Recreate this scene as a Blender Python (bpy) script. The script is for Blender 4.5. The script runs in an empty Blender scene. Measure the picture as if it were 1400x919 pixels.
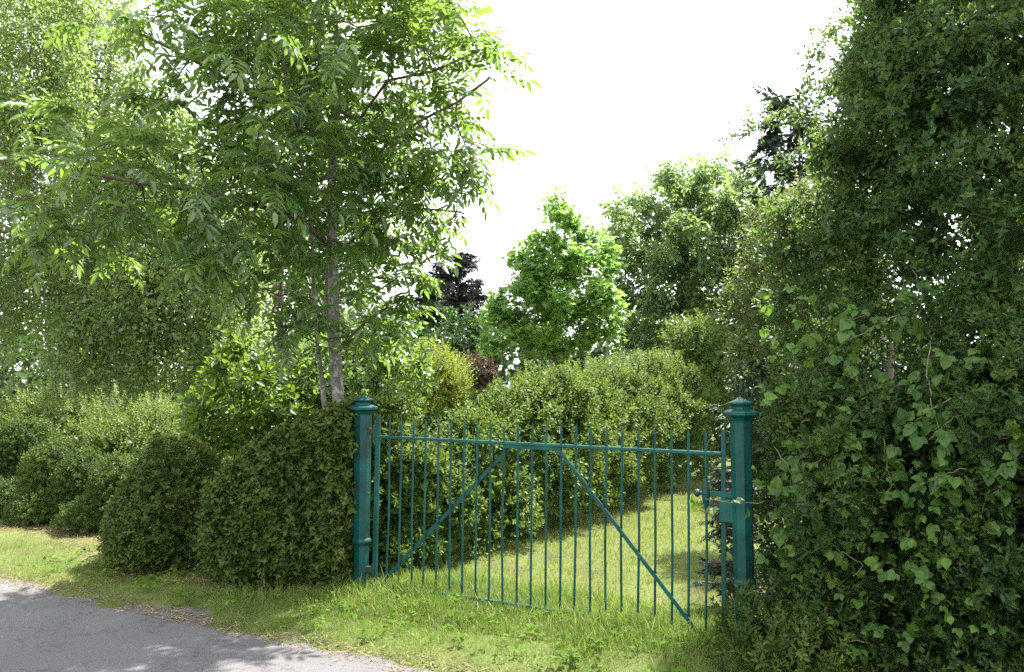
import bpy, math, random
import numpy as np
from mathutils import Matrix, Vector

# ------------------------------------------------------------------ camera, sky, sun, exposure
SC = bpy.context.scene
COL = SC.collection
F_PX, CX, CY, HOR, EYE = 1089.0, 700.0, 459.5, 530.0, 1.65
PITCH = math.atan((HOR - CY) / F_PX)
cam_d = bpy.data.cameras.new('camera')
cam_d.lens = 28.0; cam_d.sensor_width = 36.0; cam_d.clip_start = 0.05; cam_d.clip_end = 3000
cam = bpy.data.objects.new('camera', cam_d); COL.objects.link(cam)
cam.location = (0, 0, EYE); cam.rotation_euler = (math.pi / 2 + PITCH, 0, 0)
SC.camera = cam

SUN_AZ, SUN_EL = math.radians(40), math.radians(61)      # azimuth measured from +Y towards +X
world = bpy.data.worlds.new('World'); SC.world = world; world.use_nodes = True
nt = world.node_tree; nt.nodes.clear()
def wn(t): return nt.nodes.new(t)
out = wn('ShaderNodeOutputWorld'); bg = wn('ShaderNodeBackground'); sky = wn('ShaderNodeTexSky')
sky.sky_type = 'NISHITA'; sky.sun_disc = False; sky.sun_elevation = SUN_EL; sky.sun_rotation = SUN_AZ
sky.dust_density = 3.0; sky.air_density = 1.0
tc = wn('ShaderNodeTexCoord'); mp = wn('ShaderNodeMapping'); mp.inputs['Scale'].default_value = (1, 1, 2.2)
nz = wn('ShaderNodeTexNoise'); nz.inputs['Scale'].default_value = 2.2; nz.inputs['Detail'].default_value = 6
cr = wn('ShaderNodeValToRGB'); cr.color_ramp.elements[0].position = 0.30; cr.color_ramp.elements[1].position = 0.46
cr.color_ramp.elements[0].color = (0.55,) * 3 + (1,); cr.color_ramp.elements[1].color = (1, 1, 1, 1)
mx = wn('ShaderNodeMix'); mx.data_type = 'RGBA'; mx.inputs['B'].default_value = (7.9, 8.2, 8.7, 1)
nt.links.new(tc.outputs['Generated'], mp.inputs['Vector']); nt.links.new(mp.outputs['Vector'], nz.inputs['Vector'])
nt.links.new(nz.outputs['Fac'], cr.inputs['Fac']); nt.links.new(cr.outputs['Color'], mx.inputs['Factor'])
nt.links.new(sky.outputs['Color'], mx.inputs['A']); nt.links.new(mx.outputs['Result'], bg.inputs['Color'])
bg.inputs['Strength'].default_value = 0.085
nt.links.new(bg.outputs['Background'], out.inputs['Surface'])

sun_d = bpy.data.lights.new('sun', 'SUN'); sun_d.energy = 5.0; sun_d.angle = math.radians(0.6); sun_d.color = (1.0, 0.97, 0.92)
sun = bpy.data.objects.new('sun', sun_d); COL.objects.link(sun)
sd = Vector((math.sin(SUN_AZ) * math.cos(SUN_EL), math.cos(SUN_AZ) * math.cos(SUN_EL), math.sin(SUN_EL)))
sun.rotation_euler = (-sd).to_track_quat('-Z', 'Y').to_euler(); sun.location = sd * 60

SC.view_settings.view_transform = 'Standard'; SC.view_settings.look = 'None'
SC.view_settings.exposure = 2.12; SC.view_settings.gamma = 1.0
SC.render.engine = 'CYCLES'
SC.cycles.max_bounces = 8; SC.cycles.diffuse_bounces = 4; SC.cycles.glossy_bounces = 2
SC.cycles.transmission_bounces = 5; SC.cycles.transparent_max_bounces = 4
SC.cycles.use_denoising = False; SC.cycles.sample_clamp_indirect = 6.0
SC.cycles.caustics_reflective = False; SC.cycles.caustics_refractive = False

# ------------------------------------------------------------------ geometry helpers
def W(px, py, d):
    """photo pixel at forward distance d -> world point"""
    a, b = (px - CX) / F_PX, (CY - py) / F_PX
    y = math.cos(PITCH) - b * math.sin(PITCH); z = math.sin(PITCH) + b * math.cos(PITCH)
    k = d / y
    return np.array([a * k, d, EYE + z * k])

GA = math.atan2(1.40, 2.77)                      # the lane, the hedges and the gate run along U
U = np.array([math.cos(GA), -math.sin(GA)]); V = np.array([math.sin(GA), math.cos(GA)])
GL = np.array([-1.25, 6.70])
def fr(s, t, z=0.0):
    p = GL + s * U + t * V
    return np.array([p[0], p[1], z])
def st(P):
    R = P[..., :2] - GL
    return R @ U, R @ V
def edge_t(s): return -1.18 - 0.05 * s

class Noise:
    """smooth pseudo-random field, about -1..1"""
    def __init__(self, seed, freq, octaves=2, waves=7):
        r = np.random.default_rng(seed); self.k = []; self.ph = []; self.a = []
        for o in range(octaves):
            d = r.normal(size=(waves, 3)); d /= np.linalg.norm(d, axis=1)[:, None]
            self.k.append(d * freq * 2 ** o * r.uniform(.6, 1.4, (waves, 1)) * 2 * math.pi); self.ph.append(r.uniform(0, 6.28, waves))
            self.a.append(np.full(waves, 0.5 ** o * math.sqrt(2.0 / waves)))
        self.k = np.concatenate(self.k); self.ph = np.concatenate(self.ph); self.a = np.concatenate(self.a)
    def __call__(self, P):
        return (np.sin(P @ self.k.T + self.ph) * self.a).sum(-1)

def norm(v): return v / np.maximum(np.linalg.norm(v, axis=-1, keepdims=True), 1e-9)

def make_mesh(name, Vv, Ff, rnd=None, smooth=False):
    me = bpy.data.meshes.new(name)
    Vv = np.ascontiguousarray(Vv, dtype=np.float32); Ff = np.ascontiguousarray(Ff, dtype=np.int32)
    k = Ff.shape[1]
    me.vertices.add(len(Vv)); me.vertices.foreach_set('co', Vv.ravel())
    me.loops.add(Ff.size); me.loops.foreach_set('vertex_index', Ff.ravel())
    me.polygons.add(len(Ff)); me.polygons.foreach_set('loop_start', np.arange(0, Ff.size, k, dtype=np.int32))
    me.polygons.foreach_set('use_smooth', np.full(len(Ff), bool(smooth)))
    if rnd is not None:
        at = me.attributes.new('rnd', 'FLOAT', 'POINT'); at.data.foreach_set('value', np.ascontiguousarray(rnd, dtype=np.float32))
    me.update(calc_edges=True)
    return me

def tag(o, label, cat, group=None, kind=None):
    if label: o['label'] = label
    if cat: o['category'] = cat
    if group: o['group'] = group
    if kind: o['kind'] = kind
    return o

def link(name, me, mat, parent=None, kind=None, label=None):
    if mat is not None and not me.materials: me.materials.append(mat)
    o = bpy.data.objects.new(name, me); COL.objects.link(o)
    if parent is not None:
        o.parent = parent; o.matrix_parent_inverse = Matrix.Translation(-parent.location)
    if kind: o['kind'] = kind
    if label: o['label'] = label
    return o

def thing(name, label, cat, loc, group=None):
    o = bpy.data.objects.new(name, None); COL.objects.link(o); o.location = tuple(float(x) for x in loc)
    o.empty_display_size = 0.2
    return tag(o, label, cat, group)

class Geo:
    """collects triangles"""
    def __init__(self): self.v = []; self.f = []; self.r = []; self.n = 0
    def add(self, v, f, r=None):
        v = np.asarray(v, float); f = np.asarray(f, int)
        self.v.append(v); self.f.append(f + self.n); self.r.append(np.zeros(len(v)) if r is None else r); self.n += len(v)
    def get(self): return np.concatenate(self.v), np.concatenate(self.f), np.concatenate(self.r)
    def obj(self, name, mat, parent=None, kind=None, smooth=False, label=None):
        v, f, r = self.get()
        return link(name, make_mesh(name, v, f, r, smooth or kind == 'stuff'), mat, parent, kind, label)

def box_tris(o=0):
    q = [(0, 3, 2, 1), (4, 5, 6, 7), (0, 1, 5, 4), (1, 2, 6, 5), (2, 3, 7, 6), (3, 0, 4, 7)]
    return np.array([t for a, b, c, d in q for t in ((a, b, c), (a, c, d))]) + o
def beam(geo, p, q, w, h, up=(0, 0, 1), bev=0.0):
    """rectangular bar from p to q, w across, h along up, with chamfered long edges"""
    p, q = np.asarray(p, float), np.asarray(q, float); y = norm(q - p); up = np.asarray(up, float)
    x = norm(np.cross(y, up)); z = np.cross(x, y)
    b = bev if bev else min(w, h) * 0.14
    c = [(-w/2+b, -h/2), (w/2-b, -h/2), (w/2, -h/2+b), (w/2, h/2-b), (w/2-b, h/2), (-w/2+b, h/2), (-w/2, h/2-b), (-w/2, -h/2+b)]
    ring = lambda o: [o + x * a + z * d for a, d in c]
    v = np.array(ring(p) + ring(q)); f = []
    for i in range(8):
        j = (i + 1) % 8; f += [(i, j, 8 + j), (i, 8 + j, 8 + i)]
    for i in range(1, 7): f += [(0, i + 1, i), (8, 8 + i, 8 + i + 1)]
    geo.add(v, f)
def lathe(geo, prof, base, n=8, rot=0.0, axis=None):
    """prof = [(radius, height)], turned round a vertical axis (or the given axis frame)"""
    base = np.asarray(base, float); v = []; f = []
    ex, ey, ez = (np.eye(3) if axis is None else axis)
    for r, z in prof:
        for i in range(n):
            a = rot + 2 * math.pi * i / n
            v.append(base + ex * r * math.cos(a) + ey * r * math.sin(a) + ez * z)
    for k in range(len(prof) - 1):
        for i in range(n):
            j = (i + 1) % n; a, b, c, d = k*n+i, k*n+j, (k+1)*n+j, (k+1)*n+i
            f += [(a, b, c), (a, c, d)]
    m = len(v); v.append(base + ez * prof[0][1]); v.append(base + ez * prof[-1][1])
    L = (len(prof) - 1) * n
    for i in range(n):
        j = (i + 1) % n; f += [(m, j, i), (m + 1, L + i, L + j)]
    geo.add(v, f)

def tube_path(geo, P, R, k=5):
    P = np.asarray(P, float); n = len(P); R = np.broadcast_to(np.asarray(R, float), (n,))
    par = np.arange(-1, n - 1)
    tubes(geo, P, par, R, k)

def frames(D):
    D = norm(D); ref = np.where(np.abs(D[:, 2:3]) < 0.9, np.array([[0, 0, 1.0]]), np.array([[1.0, 0, 0]]))
    X = norm(np.cross(D, ref)); Z = np.cross(X, D)
    return X, Z
def tubes(geo, P, par, R, k=5, sel=None):
    n = len(P); ch = np.where(par >= 0)[0]
    if sel is not None: ch = ch[sel[ch]]
    if len(ch) == 0: return
    D = np.zeros((n, 3)); has = par >= 0
    D[has] = norm(P[has] - P[par[has]]); D[~has] = (0, 0, 1)
    # the thickest child continues its parent
    main = np.full(n, -1); best = np.zeros(n)
    for c in np.where(has)[0]:
        p = par[c]
        if R[c] > best[p]: best[p] = R[c]; main[p] = c
    pa = par[ch]; ism = main[pa] == ch
    Dp = np.where((ism & (par[pa] >= 0))[:, None], D[pa], D[ch])
    Rp = np.where(ism, R[pa], np.minimum(R[pa] * .8, R[ch] * 1.25))
    ang = np.arange(k) * 2 * math.pi / k; c, s = np.cos(ang), np.sin(ang)
    def ring(Q, Dd, r):
        X, Z = frames(Dd)
        return Q[:, None] + r[:, None, None] * (X[:, None] * c[None, :, None] + Z[:, None] * s[None, :, None])
    A = ring(P[pa], Dp, Rp); B = ring(P[ch], D[ch], R[ch])
    vv = np.concatenate([A, B], 1).reshape(-1, 3)
    i = np.arange(k); j = (i + 1) % k
    f1 = np.stack([i, j, k + j], 1); f2 = np.stack([i, k + j, k + i], 1)
    F0 = np.concatenate([f1, f2])[:, ::-1]
    ff = (F0[None] + (np.arange(len(ch)) * 2 * k)[:, None, None]).reshape(-1, 3)
    geo.add(vv, ff)

# ------------------------------------------------------------------ leaf templates: (verts, tris, leaf id per vertex); grow along +Y, face +Z
def leaf2(w=.28, fold=.08, droop=.06):
    return np.array([(0, 0, 0), (-w, .45, fold), (0, 1, -droop), (w, .45, fold)]), np.array([(0, 3, 2), (0, 2, 1)]), np.zeros(4)
def leafn(prof, fold=.25, droop=.12, wave=0.0):
    """prof = [(y, halfwidth)] between base and tip"""
    v = [(0, 0, 0)]; n = len(prof)
    zc = lambda y: -droop * y * y
    for q, (y, w) in enumerate(prof):
        e = fold * w + wave * (1 if q % 2 else -1) * w
        v += [(-w, y, zc(y) + e), (0, y, zc(y)), (w, y, zc(y) + e)]
    v.append((0, 1, zc(1))); t = len(v) - 1; f = []
    f += [(0, 2, 1), (0, 3, 2)]
    for q in range(n - 1):
        a = 1 + 3 * q; b = a + 3
        f += [(a, a+1, b+1), (a, b+1, b), (a+1, a+2, b+2), (a+1, b+2, b+1)]
    a = 1 + 3 * (n - 1); f += [(a, a+1, t), (a+1, a+2, t)]
    return np.array(v, float), np.array(f), np.zeros(len(v))
def leafh(w=.27, fold=.08, droop=.10):
    return np.array([(0, 0, 0), (-w, .32, fold), (-w * .8, .68, fold - droop * .5), (0, 1, -droop), (w * .8, .68, fold - droop * .5), (w, .32, fold)]), np.array([(0, 5, 4), (0, 4, 3), (0, 3, 2), (0, 2, 1)]), np.zeros(6)
def lobed(scale=1.0):
    """five-lobed leaf as a fan"""
    ang = [-100, -72, -50, -30, -14, 0, 14, 30, 50, 72, 100]; rad = [.45, .72, .42, .86, .5, 1.0, .5, .86, .42, .72, .45]
    v = [(0, 0.12, .04)] + [(r * math.sin(math.radians(a)) * .62, .12 + r * math.cos(math.radians(a)) * .88, -.10 * r * r) for a, r in zip(ang, rad)]
    f = [(0, i + 1, i) for i in range(1, 11)]
    return np.array(v), np.array(f), np.zeros(12)

def put(tpl, P, D, N, S, rng=None, base_rnd=None):
    """place copies of one template; returns verts, tris, rnd"""
    tv, tf, tl = tpl
    D = norm(D); N = norm(N - D * (N * D).sum(1, keepdims=True)); X = np.cross(D, N); S = np.asarray(S, float)
    B = np.stack([X, D, N], 1) * S[:, None, None]
    v = np.einsum('tk,nkj->ntj', tv, B) + P[:, None]
    m = len(P); f = (tf[None] + (np.arange(m) * len(tv))[:, None, None]).reshape(-1, 3)
    if base_rnd is None: base_rnd = np.zeros(m) if rng is None else rng.random(m)
    r = base_rnd[:, None] * .7 + .3 * np.modf(np.asarray(tl)[None] * .618 + base_rnd[:, None] * 7.3)[0]
    return v.reshape(-1, 3), f, r.ravel()

def assemble(parts):
    """parts = [(tpl, pos, dir, normal, scale)] -> one template; every leaf keeps an id"""
    vs, fs, ls, n = [], [], [], 0
    for q, (t, p, d, nn, s) in enumerate(parts):
        v, f, _ = put(t, np.array([p], float), np.array([d], float), np.array([nn], float), [s])
        vs.append(v); fs.append(f + n); ls.append(np.full(len(v), q)); n += len(v)
    return np.concatenate(vs), np.concatenate(fs), np.concatenate(ls)

STEM = (np.array([(-.5, 0, 0), (.5, 0, 0), (0, 1, 0), (0, 0, .8)]) * np.array([.02, 1, .02]), np.array([(0, 1, 2), (1, 3, 2), (3, 0, 2)]), np.zeros(4))
def sprig(rng, leaf, pairs=4, L=.12, ll=.045, ang=55, decuss=True, term=1, stalk=False):
    parts = [(STEM, (0, 0, 0), (0, 1, 0), (0, 0, 1), L)] if stalk else []
    for k in range(pairs):
        y = L * (.2 + .78 * k / max(pairs - 1, 1)); sz = ll * (1.0 - .35 * k / pairs) * rng.uniform(.85, 1.15)
        tw = (k % 2) * math.pi / 2 if decuss else 0; tw += rng.normal(0, .2)
        a = math.radians(ang - 18 * k / pairs + rng.normal(0, 7))
        for sgn in (0, math.pi):
            o = np.array([math.cos(tw + sgn), 0, math.sin(tw + sgn)])
            d = o * math.sin(a) + np.array([0, math.cos(a), 0]); nn = np.array([0, math.sin(a), 0]) - o * math.cos(a)
            parts.append((leaf, (0, y, 0), d, nn + rng.normal(0, .2, 3), sz))
    for k in range(term):
        parts.append((leaf, (0, L, 0), np.array([0, 1, 0]) + rng.normal(0, .3, 3), (rng.normal(0, 1), 0, 1), ll * .7))
    return assemble(parts)
def pinnate(rng, leaf, pairs=4, L=.26, ll=.11, droop=.35):
    """a compound leaf like the ash has"""
    def at(y): return np.array([0, y * L, -droop * L * y * y])
    def tan(y): return norm(np.array([0, 1, -2 * droop * y]))
    parts = []
    for a, b in ((0, .5), (.5, 1)):
        p, q = at(a), at(b); parts.append((STEM, p, q - p, (0, 0, 1), np.linalg.norm(q - p)))
    for k in range(pairs):
        y = .28 + .66 * k / (pairs - 1)
        for sg in (-1, 1):
            a = math.radians(rng.normal(58, 7))
            d = np.array([sg * math.sin(a), 0, 0]) + tan(y) * math.cos(a) + np.array([0, 0, rng.normal(-.22, .13)])
            parts.append((leaf, at(y), d, np.array([sg * -.12, 0, 1]) + rng.normal(0, .16, 3), ll * rng.uniform(.82, 1.1) * (1 - .1 * abs(k - 1.5))))
    parts.append((leaf, at(1), tan(1) + rng.normal(0, .12, 3), (rng.normal(0, .2), 0, 1), ll))
    return assemble(parts)

def scatter(geo, rng, tpls, P, D, N, S, rnd=None):
    pick = rng.integers(0, len(tpls), len(P)); rr = rng.random(len(P)) if rnd is None else rnd
    S = np.broadcast_to(np.asarray(S, float), (len(P),))
    for q, t in enumerate(tpls):
        m = pick == q
        if m.any(): geo.add(*put(t, P[m], D[m], N[m], S[m], base_rnd=rr[m]))

# ------------------------------------------------------------------ tree skeletons: branches grow towards points spread through the crown
def colonize(nodes, par, att, step, infl, kill, rng, iters=90, trop=(0, 0, 0)):
    P = [np.array(p, float) for p in nodes]; par = list(par); att = np.asarray(att, float)
    arr = np.array(P); d = np.linalg.norm(att[:, None] - arr[None], axis=2)
    near = d.argmin(1); nd = d.min(1); alive = np.ones(len(att), bool); trop = np.array(trop)
    for it in range(iters):
        act = alive & (nd < infl)
        if not act.any():
            if not alive.any(): break
            act = alive & (nd <= nd[alive].min() + step)
        idx = near[act]; vec = norm(att[act] - np.array(P)[idx])
        acc = np.zeros((len(P), 3)); np.add.at(acc, idx, vec)
        src = np.unique(idx); new = []
        for i in src:
            a = norm(acc[i][None])[0] + rng.normal(0, .12, 3) + trop
            q = P[i] + norm(a[None])[0] * step; new.append((i, q))
        base = len(P); Q = np.array([q for _, q in new])
        for i, q in new: P.append(q); par.append(i)
        dn = np.linalg.norm(att[:, None] - Q[None], axis=2); k = dn.argmin(1); m = dn[np.arange(len(att)), k]
        upd = m < nd; near[upd] = base + k[upd]; nd[upd] = m[upd]
        alive &= nd > kill
        if len(P) > 9000: break
    return np.array(P), np.array(par)
def pipe_radii(P, par, tip=.004, n=2.3):
    w = np.zeros(len(P)); kids = np.bincount(par[par >= 0], minlength=len(P)); w[kids == 0] = tip ** n
    for i in range(len(P) - 1, -1, -1):
        if par[i] >= 0: w[par[i]] += w[i]
    return w ** (1 / n)
def lobes_points(rng, lobes, n):
    """points spread evenly through a union of ellipsoids [(centre, radii)]"""
    vol = np.array([np.prod(r) for _, r in lobes]); k = rng.choice(len(lobes), n, p=vol / vol.sum())
    d = norm(rng.normal(size=(n, 3))) * (rng.random(n) ** (1 / 2.6))[:, None]
    C = np.array([c for c, _ in lobes]); R = np.array([r for _, r in lobes])
    return C[k] + d * R[k]
def dirs_of(P, par):
    D = np.zeros_like(P); h = par >= 0; D[h] = norm(P[h] - P[par[h]]); D[~h] = (0, 0, 1); return D
def rand_dir(rng, n): return norm(rng.normal(size=(n, 3)))

# ------------------------------------------------------------------ materials
def new_mat(name):
    m = bpy.data.materials.new(name); m.use_nodes = True; t = m.node_tree
    b = t.nodes['Principled BSDF']; return m, t, b, t.nodes['Material Output']
def ramp(t, stops):
    r = t.nodes.new('ShaderNodeValToRGB'); e = r.color_ramp.elements
    while len(e) < len(stops): e.new(0.5)
    for q, (p, c) in enumerate(stops): e[q].position = p; e[q].color = tuple(c) + (1,)
    return r
def leaf_mat(name, cols, trans=(.16, .30, .03), tfac=.4, rough=.45, spec=.5, clump=1.2, patch=None):
    """cols: colours from dark to pale leaves; light passes through the blade"""
    m, t, b, o = new_mat(name); N, L = t.nodes, t.links
    at = N.new('ShaderNodeAttribute'); at.attribute_name = 'rnd'; oi = N.new('ShaderNodeObjectInfo')
    ad = N.new('ShaderNodeMath'); ad.operation = 'ADD'; L.new(at.outputs['Fac'], ad.inputs[0]); L.new(oi.outputs['Random'], ad.inputs[1])
    fc = N.new('ShaderNodeMath'); fc.operation = 'FRACT'; L.new(ad.outputs[0], fc.inputs[0])
    k = len(cols); cr = ramp(t, [(q / (k - 1), c) for q, c in enumerate(cols)]); L.new(fc.outputs[0], cr.inputs['Fac'])
    ge = N.new('ShaderNodeNewGeometry'); nz = N.new('ShaderNodeTexNoise'); nz.inputs['Scale'].default_value = clump; nz.inputs['Detail'].default_value = 2
    L.new(ge.outputs['Position'], nz.inputs['Vector'])
    hs = N.new('ShaderNodeHueSaturation'); hs.inputs['Saturation'].default_value = 1.14; mr = N.new('ShaderNodeMapRange'); mr.inputs['From Min'].default_value = .3; mr.inputs['From Max'].default_value = .7
    mr.inputs['To Min'].default_value = .72; mr.inputs['To Max'].default_value = 1.3
    L.new(nz.outputs['Fac'], mr.inputs['Value']); L.new(mr.outputs['Result'], hs.inputs['Value'])
    mh = N.new('ShaderNodeMapRange'); mh.inputs['From Min'].default_value = .3; mh.inputs['From Max'].default_value = .7; mh.inputs['To Min'].default_value = .515; mh.inputs['To Max'].default_value = .485
    L.new(nz.outputs['Fac'], mh.inputs['Value']); L.new(mh.outputs['Result'], hs.inputs['Hue']); L.new(cr.outputs['Color'], hs.inputs['Color'])
    L.new(hs.outputs['Color'], b.inputs['Base Color'])
    b.inputs['Roughness'].default_value = rough; b.inputs['Specular IOR Level'].default_value = spec
    tr = N.new('ShaderNodeBsdfTranslucent'); mc = N.new('ShaderNodeMix'); mc.data_type = 'RGBA'; mc.inputs['Factor'].default_value = .6
    L.new(hs.outputs['Color'], mc.inputs['A']); mc.inputs['B'].default_value = tuple(trans) + (1,); L.new(mc.outputs['Result'], tr.inputs['Color'])
    ms = N.new('ShaderNodeMixShader'); ms.inputs['Fac'].default_value = tfac
    L.new(b.outputs['BSDF'], ms.inputs[1]); L.new(tr.outputs['BSDF'], ms.inputs[2]); L.new(ms.outputs['Shader'], o.inputs['Surface'])
    return m
def bark_mat(name, a, c, scale=14, stretch=.25, rough=.9, lich=None):
    m, t, b, o = new_mat(name); N, L = t.nodes, t.links
    ge = N.new('ShaderNodeNewGeometry'); mp = N.new('ShaderNodeMapping'); mp.inputs['Scale'].default_value = (1, 1, stretch); L.new(ge.outputs['Position'], mp.inputs['Vector'])
    nz = N.new('ShaderNodeTexNoise'); nz.inputs['Scale'].default_value = scale; nz.inputs['Detail'].default_value = 6; L.new(mp.outputs['Vector'], nz.inputs['Vector'])
    cr = ramp(t, [(.32, a), (.66, c)]); L.new(nz.outputs['Fac'], cr.inputs['Fac']); src = cr.outputs['Color']
    if lich:
        n2 = N.new('ShaderNodeTexNoise'); n2.inputs['Scale'].default_value = 22; n2.inputs['Detail'].default_value = 4; L.new(ge.outputs['Position'], n2.inputs['Vector'])
        c2 = ramp(t, [(.54, (0, 0, 0)), (.62, (1, 1, 1))]); L.new(n2.outputs['Fac'], c2.inputs['Fac'])
        mm = N.new('ShaderNodeMix'); mm.data_type = 'RGBA'; L.new(c2.outputs['Color'], mm.inputs['Factor']); L.new(src, mm.inputs['A']); mm.inputs['B'].default_value = tuple(lich) + (1,); src = mm.outputs['Result']
    L.new(src, b.inputs['Base Color']); b.inputs['Roughness'].default_value = rough; b.inputs['Specular IOR Level'].default_value = .2
    bp = N.new('ShaderNodeBump'); bp.inputs['Strength'].default_value = .6; bp.inputs['Distance'].default_value = .01
    L.new(nz.outputs['Fac'], bp.inputs['Height']); L.new(bp.outputs['Normal'], b.inputs['Normal'])
    return m

M = {}
M['ash'] = leaf_mat('ash leaf', [(.040, .086, .035), (.056, .110, .039), (.075, .132, .042), (.116, .172, .046)], (.30, .46, .06), .41, .25, .85)
M['birch'] = leaf_mat('birch leaf', [(.066, .112, .040), (.090, .142, .050), (.125, .175, .066)], (.44, .60, .13), .52, .42, .5)
M['privet'] = leaf_mat('hedge leaf glossy', [(.020, .044, .014), (.028, .058, .016), (.040, .074, .018), (.080, .108, .024)], (.13, .24, .03), .26, .45, .35)
M['clip'] = leaf_mat('clipped hedge leaf', [(.030, .054, .016), (.042, .072, .019), (.060, .092, .023), (.095, .118, .033)], (.15, .25, .03), .25, .6, .25)
M['drive'] = leaf_mat('drive hedge leaf', [(.036, .074, .020), (.055, .102, .026), (.085, .140, .034), (.125, .175, .048)], (.28, .36, .05), .30, .55, .26)
M['bramble'] = leaf_mat('bramble leaf', [(.040, .088, .020), (.055, .112, .025), (.080, .145, .030)], (.22, .34, .03), .35, .5, .4, 2)
M['haw'] = leaf_mat('hawthorn leaf', [(.024, .058, .024), (.036, .078, .028), (.054, .098, .032), (.10, .128, .040)], (.24, .36, .06), .38, .5, .35)
M['plum'] = leaf_mat('bronze leaf', [(.042, .068, .026), (.055, .092, .030), (.080, .082, .036), (.070, .11, .034)], (.28, .36, .07), .40, .45, .45)
M['maple'] = leaf_mat('maple leaf', [(.082, .160, .046), (.105, .185, .052), (.135, .215, .062)], (.40, .68, .13), .46, .45, .45, .5)
M['walnut'] = leaf_mat('walnut leaf', [(.070, .120, .050), (.090, .142, .058), (.12, .170, .070)], (.34, .50, .12), .46, .45, .45, .5)
M['conifer'] = leaf_mat('conifer needle', [(.016, .032, .020), (.024, .044, .026), (.038, .060, .032)], (.06, .10, .03), .15, .6, .3, .8)
M['cypress'] = leaf_mat('cypress needle', [(.022, .046, .020), (.034, .064, .024), (.05, .08, .03)], (.08, .14, .03), .15, .6, .3, .8)
M['copper'] = leaf_mat('copper needle', [(.010, .016, .014), (.016, .022, .019), (.028, .027, .022)], (.05, .05, .04), .12, .55, .3, .8)
M['copper_shrub'] = leaf_mat('copper shrub leaf', [(.05, .040, .030), (.07, .05, .035), (.05, .06, .03)], (.2, .10, .05), .3, .5, .4)
M['lime'] = leaf_mat('lime shrub leaf', [(.13, .17, .035), (.17, .21, .045), (.21, .25, .065)], (.38, .45, .06), .42, .5, .35)
M['lush'] = leaf_mat('lush shrub leaf', [(.046, .095, .022), (.070, .130, .028), (.10, .165, .034)], (.28, .40, .03), .38, .42, .5)
M['fluff'] = leaf_mat('soft shrub leaf', [(.070, .11, .032), (.098, .14, .040), (.14, .17, .055)], (.28, .36, .06), .36, .5, .35)
M['dark'] = leaf_mat('dark tree leaf', [(.018, .044, .018), (.026, .058, .02), (.040, .075, .024)], (.10, .20, .03), .34, .45, .5)
M['farleaf'] = leaf_mat('far tree leaf', [(.055, .085, .036), (.07, .105, .04), (.09, .13, .05)], (.26, .38, .08), .42, .5, .4, .2)
M['grass'] = leaf_mat('grass blade', [(.080, .132, .030), (.110, .165, .036), (.145, .190, .048), (.20, .21, .09)], (.28, .40, .05), .36, .5, .4, .9)
M['lawn'] = leaf_mat('lawn blade', [(.125, .170, .040), (.160, .200, .050), (.20, .22, .07), (.25, .23, .11)], (.36, .44, .07), .36, .5, .4, .5)
M['weed'] = leaf_mat('weed leaf', [(.05, .10, .022), (.07, .13, .028), (.09, .15, .03)], (.2, .32, .03), .3, .85, .15, 2)
M['dry'] = leaf_mat('dry grass', [(.16, .105, .065), (.25, .19, .11), (.34, .29, .18)], (.3, .25, .12), .25, .8, .2)
M['ash_bark'] = bark_mat('ash bark', (.10, .09, .075), (.23, .21, .18), 18, .35, .9, (.30, .30, .26))
M['bark'] = bark_mat('brown bark', (.06, .045, .035), (.14, .11, .085))
M['birch_bark'] = bark_mat('birch bark', (.12, .10, .09), (.50, .48, .44), 6, 1.6)
M['twig'] = bark_mat('twig bark', (.05, .038, .026), (.12, .09, .06))
M['cane'] = bark_mat('bramble cane', (.10, .09, .05), (.22, .17, .12))
M['stone'] = bark_mat('gravel stone', (.10, .095, .09), (.26, .25, .23), 40, 1)
M['dead'] = bark_mat('dead twig', (.22, .17, .13), (.34, .28, .22))

def paint_mat():
    m, t, b, o = new_mat('teal gate paint'); N, L = t.nodes, t.links
    ge = N.new('ShaderNodeNewGeometry'); nz = N.new('ShaderNodeTexNoise'); nz.inputs['Scale'].default_value = 5; nz.inputs['Detail'].default_value = 9; L.new(ge.outputs['Position'], nz.inputs['Vector'])
    cr = ramp(t, [(.30, (.004, .024, .021)), (.42, (.001, .044, .038)), (.58, (.001, .060, .052)), (.74, (.006, .082, .070))]); L.new(nz.outputs['Fac'], cr.inputs['Fac'])
    n2 = N.new('ShaderNodeTexNoise'); n2.inputs['Scale'].default_value = 45; n2.inputs['Detail'].default_value = 5; L.new(ge.outputs['Position'], n2.inputs['Vector'])
    c2 = ramp(t, [(.66, (0, 0, 0)), (.71, (1, 1, 1))]); L.new(n2.outputs['Fac'], c2.inputs['Fac'])
    mm = N.new('ShaderNodeMix'); mm.data_type = 'RGBA'; L.new(c2.outputs['Color'], mm.inputs['Factor']); L.new(cr.outputs['Color'], mm.inputs['A']); mm.inputs['B'].default_value = (.05, .045, .038, 1)
    L.new(mm.outputs['Result'], b.inputs['Base Color']); b.inputs['Roughness'].default_value = .45; b.inputs['Specular IOR Level'].default_value = .3
    bp = N.new('ShaderNodeBump'); bp.inputs['Strength'].default_value = .25; bp.inputs['Distance'].default_value = .004; L.new(n2.outputs['Fac'], bp.inputs['Height']); L.new(bp.outputs['Normal'], b.inputs['Normal'])
    return m
M['paint'] = paint_mat()
def iron_mat():
    m, t, b, o = new_mat('dark rusty iron'); b.inputs['Base Color'].default_value = (.045, .03, .024, 1); b.inputs['Roughness'].default_value = .7; b.inputs['Metallic'].default_value = .3
    return m
M['iron'] = iron_mat()

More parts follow.
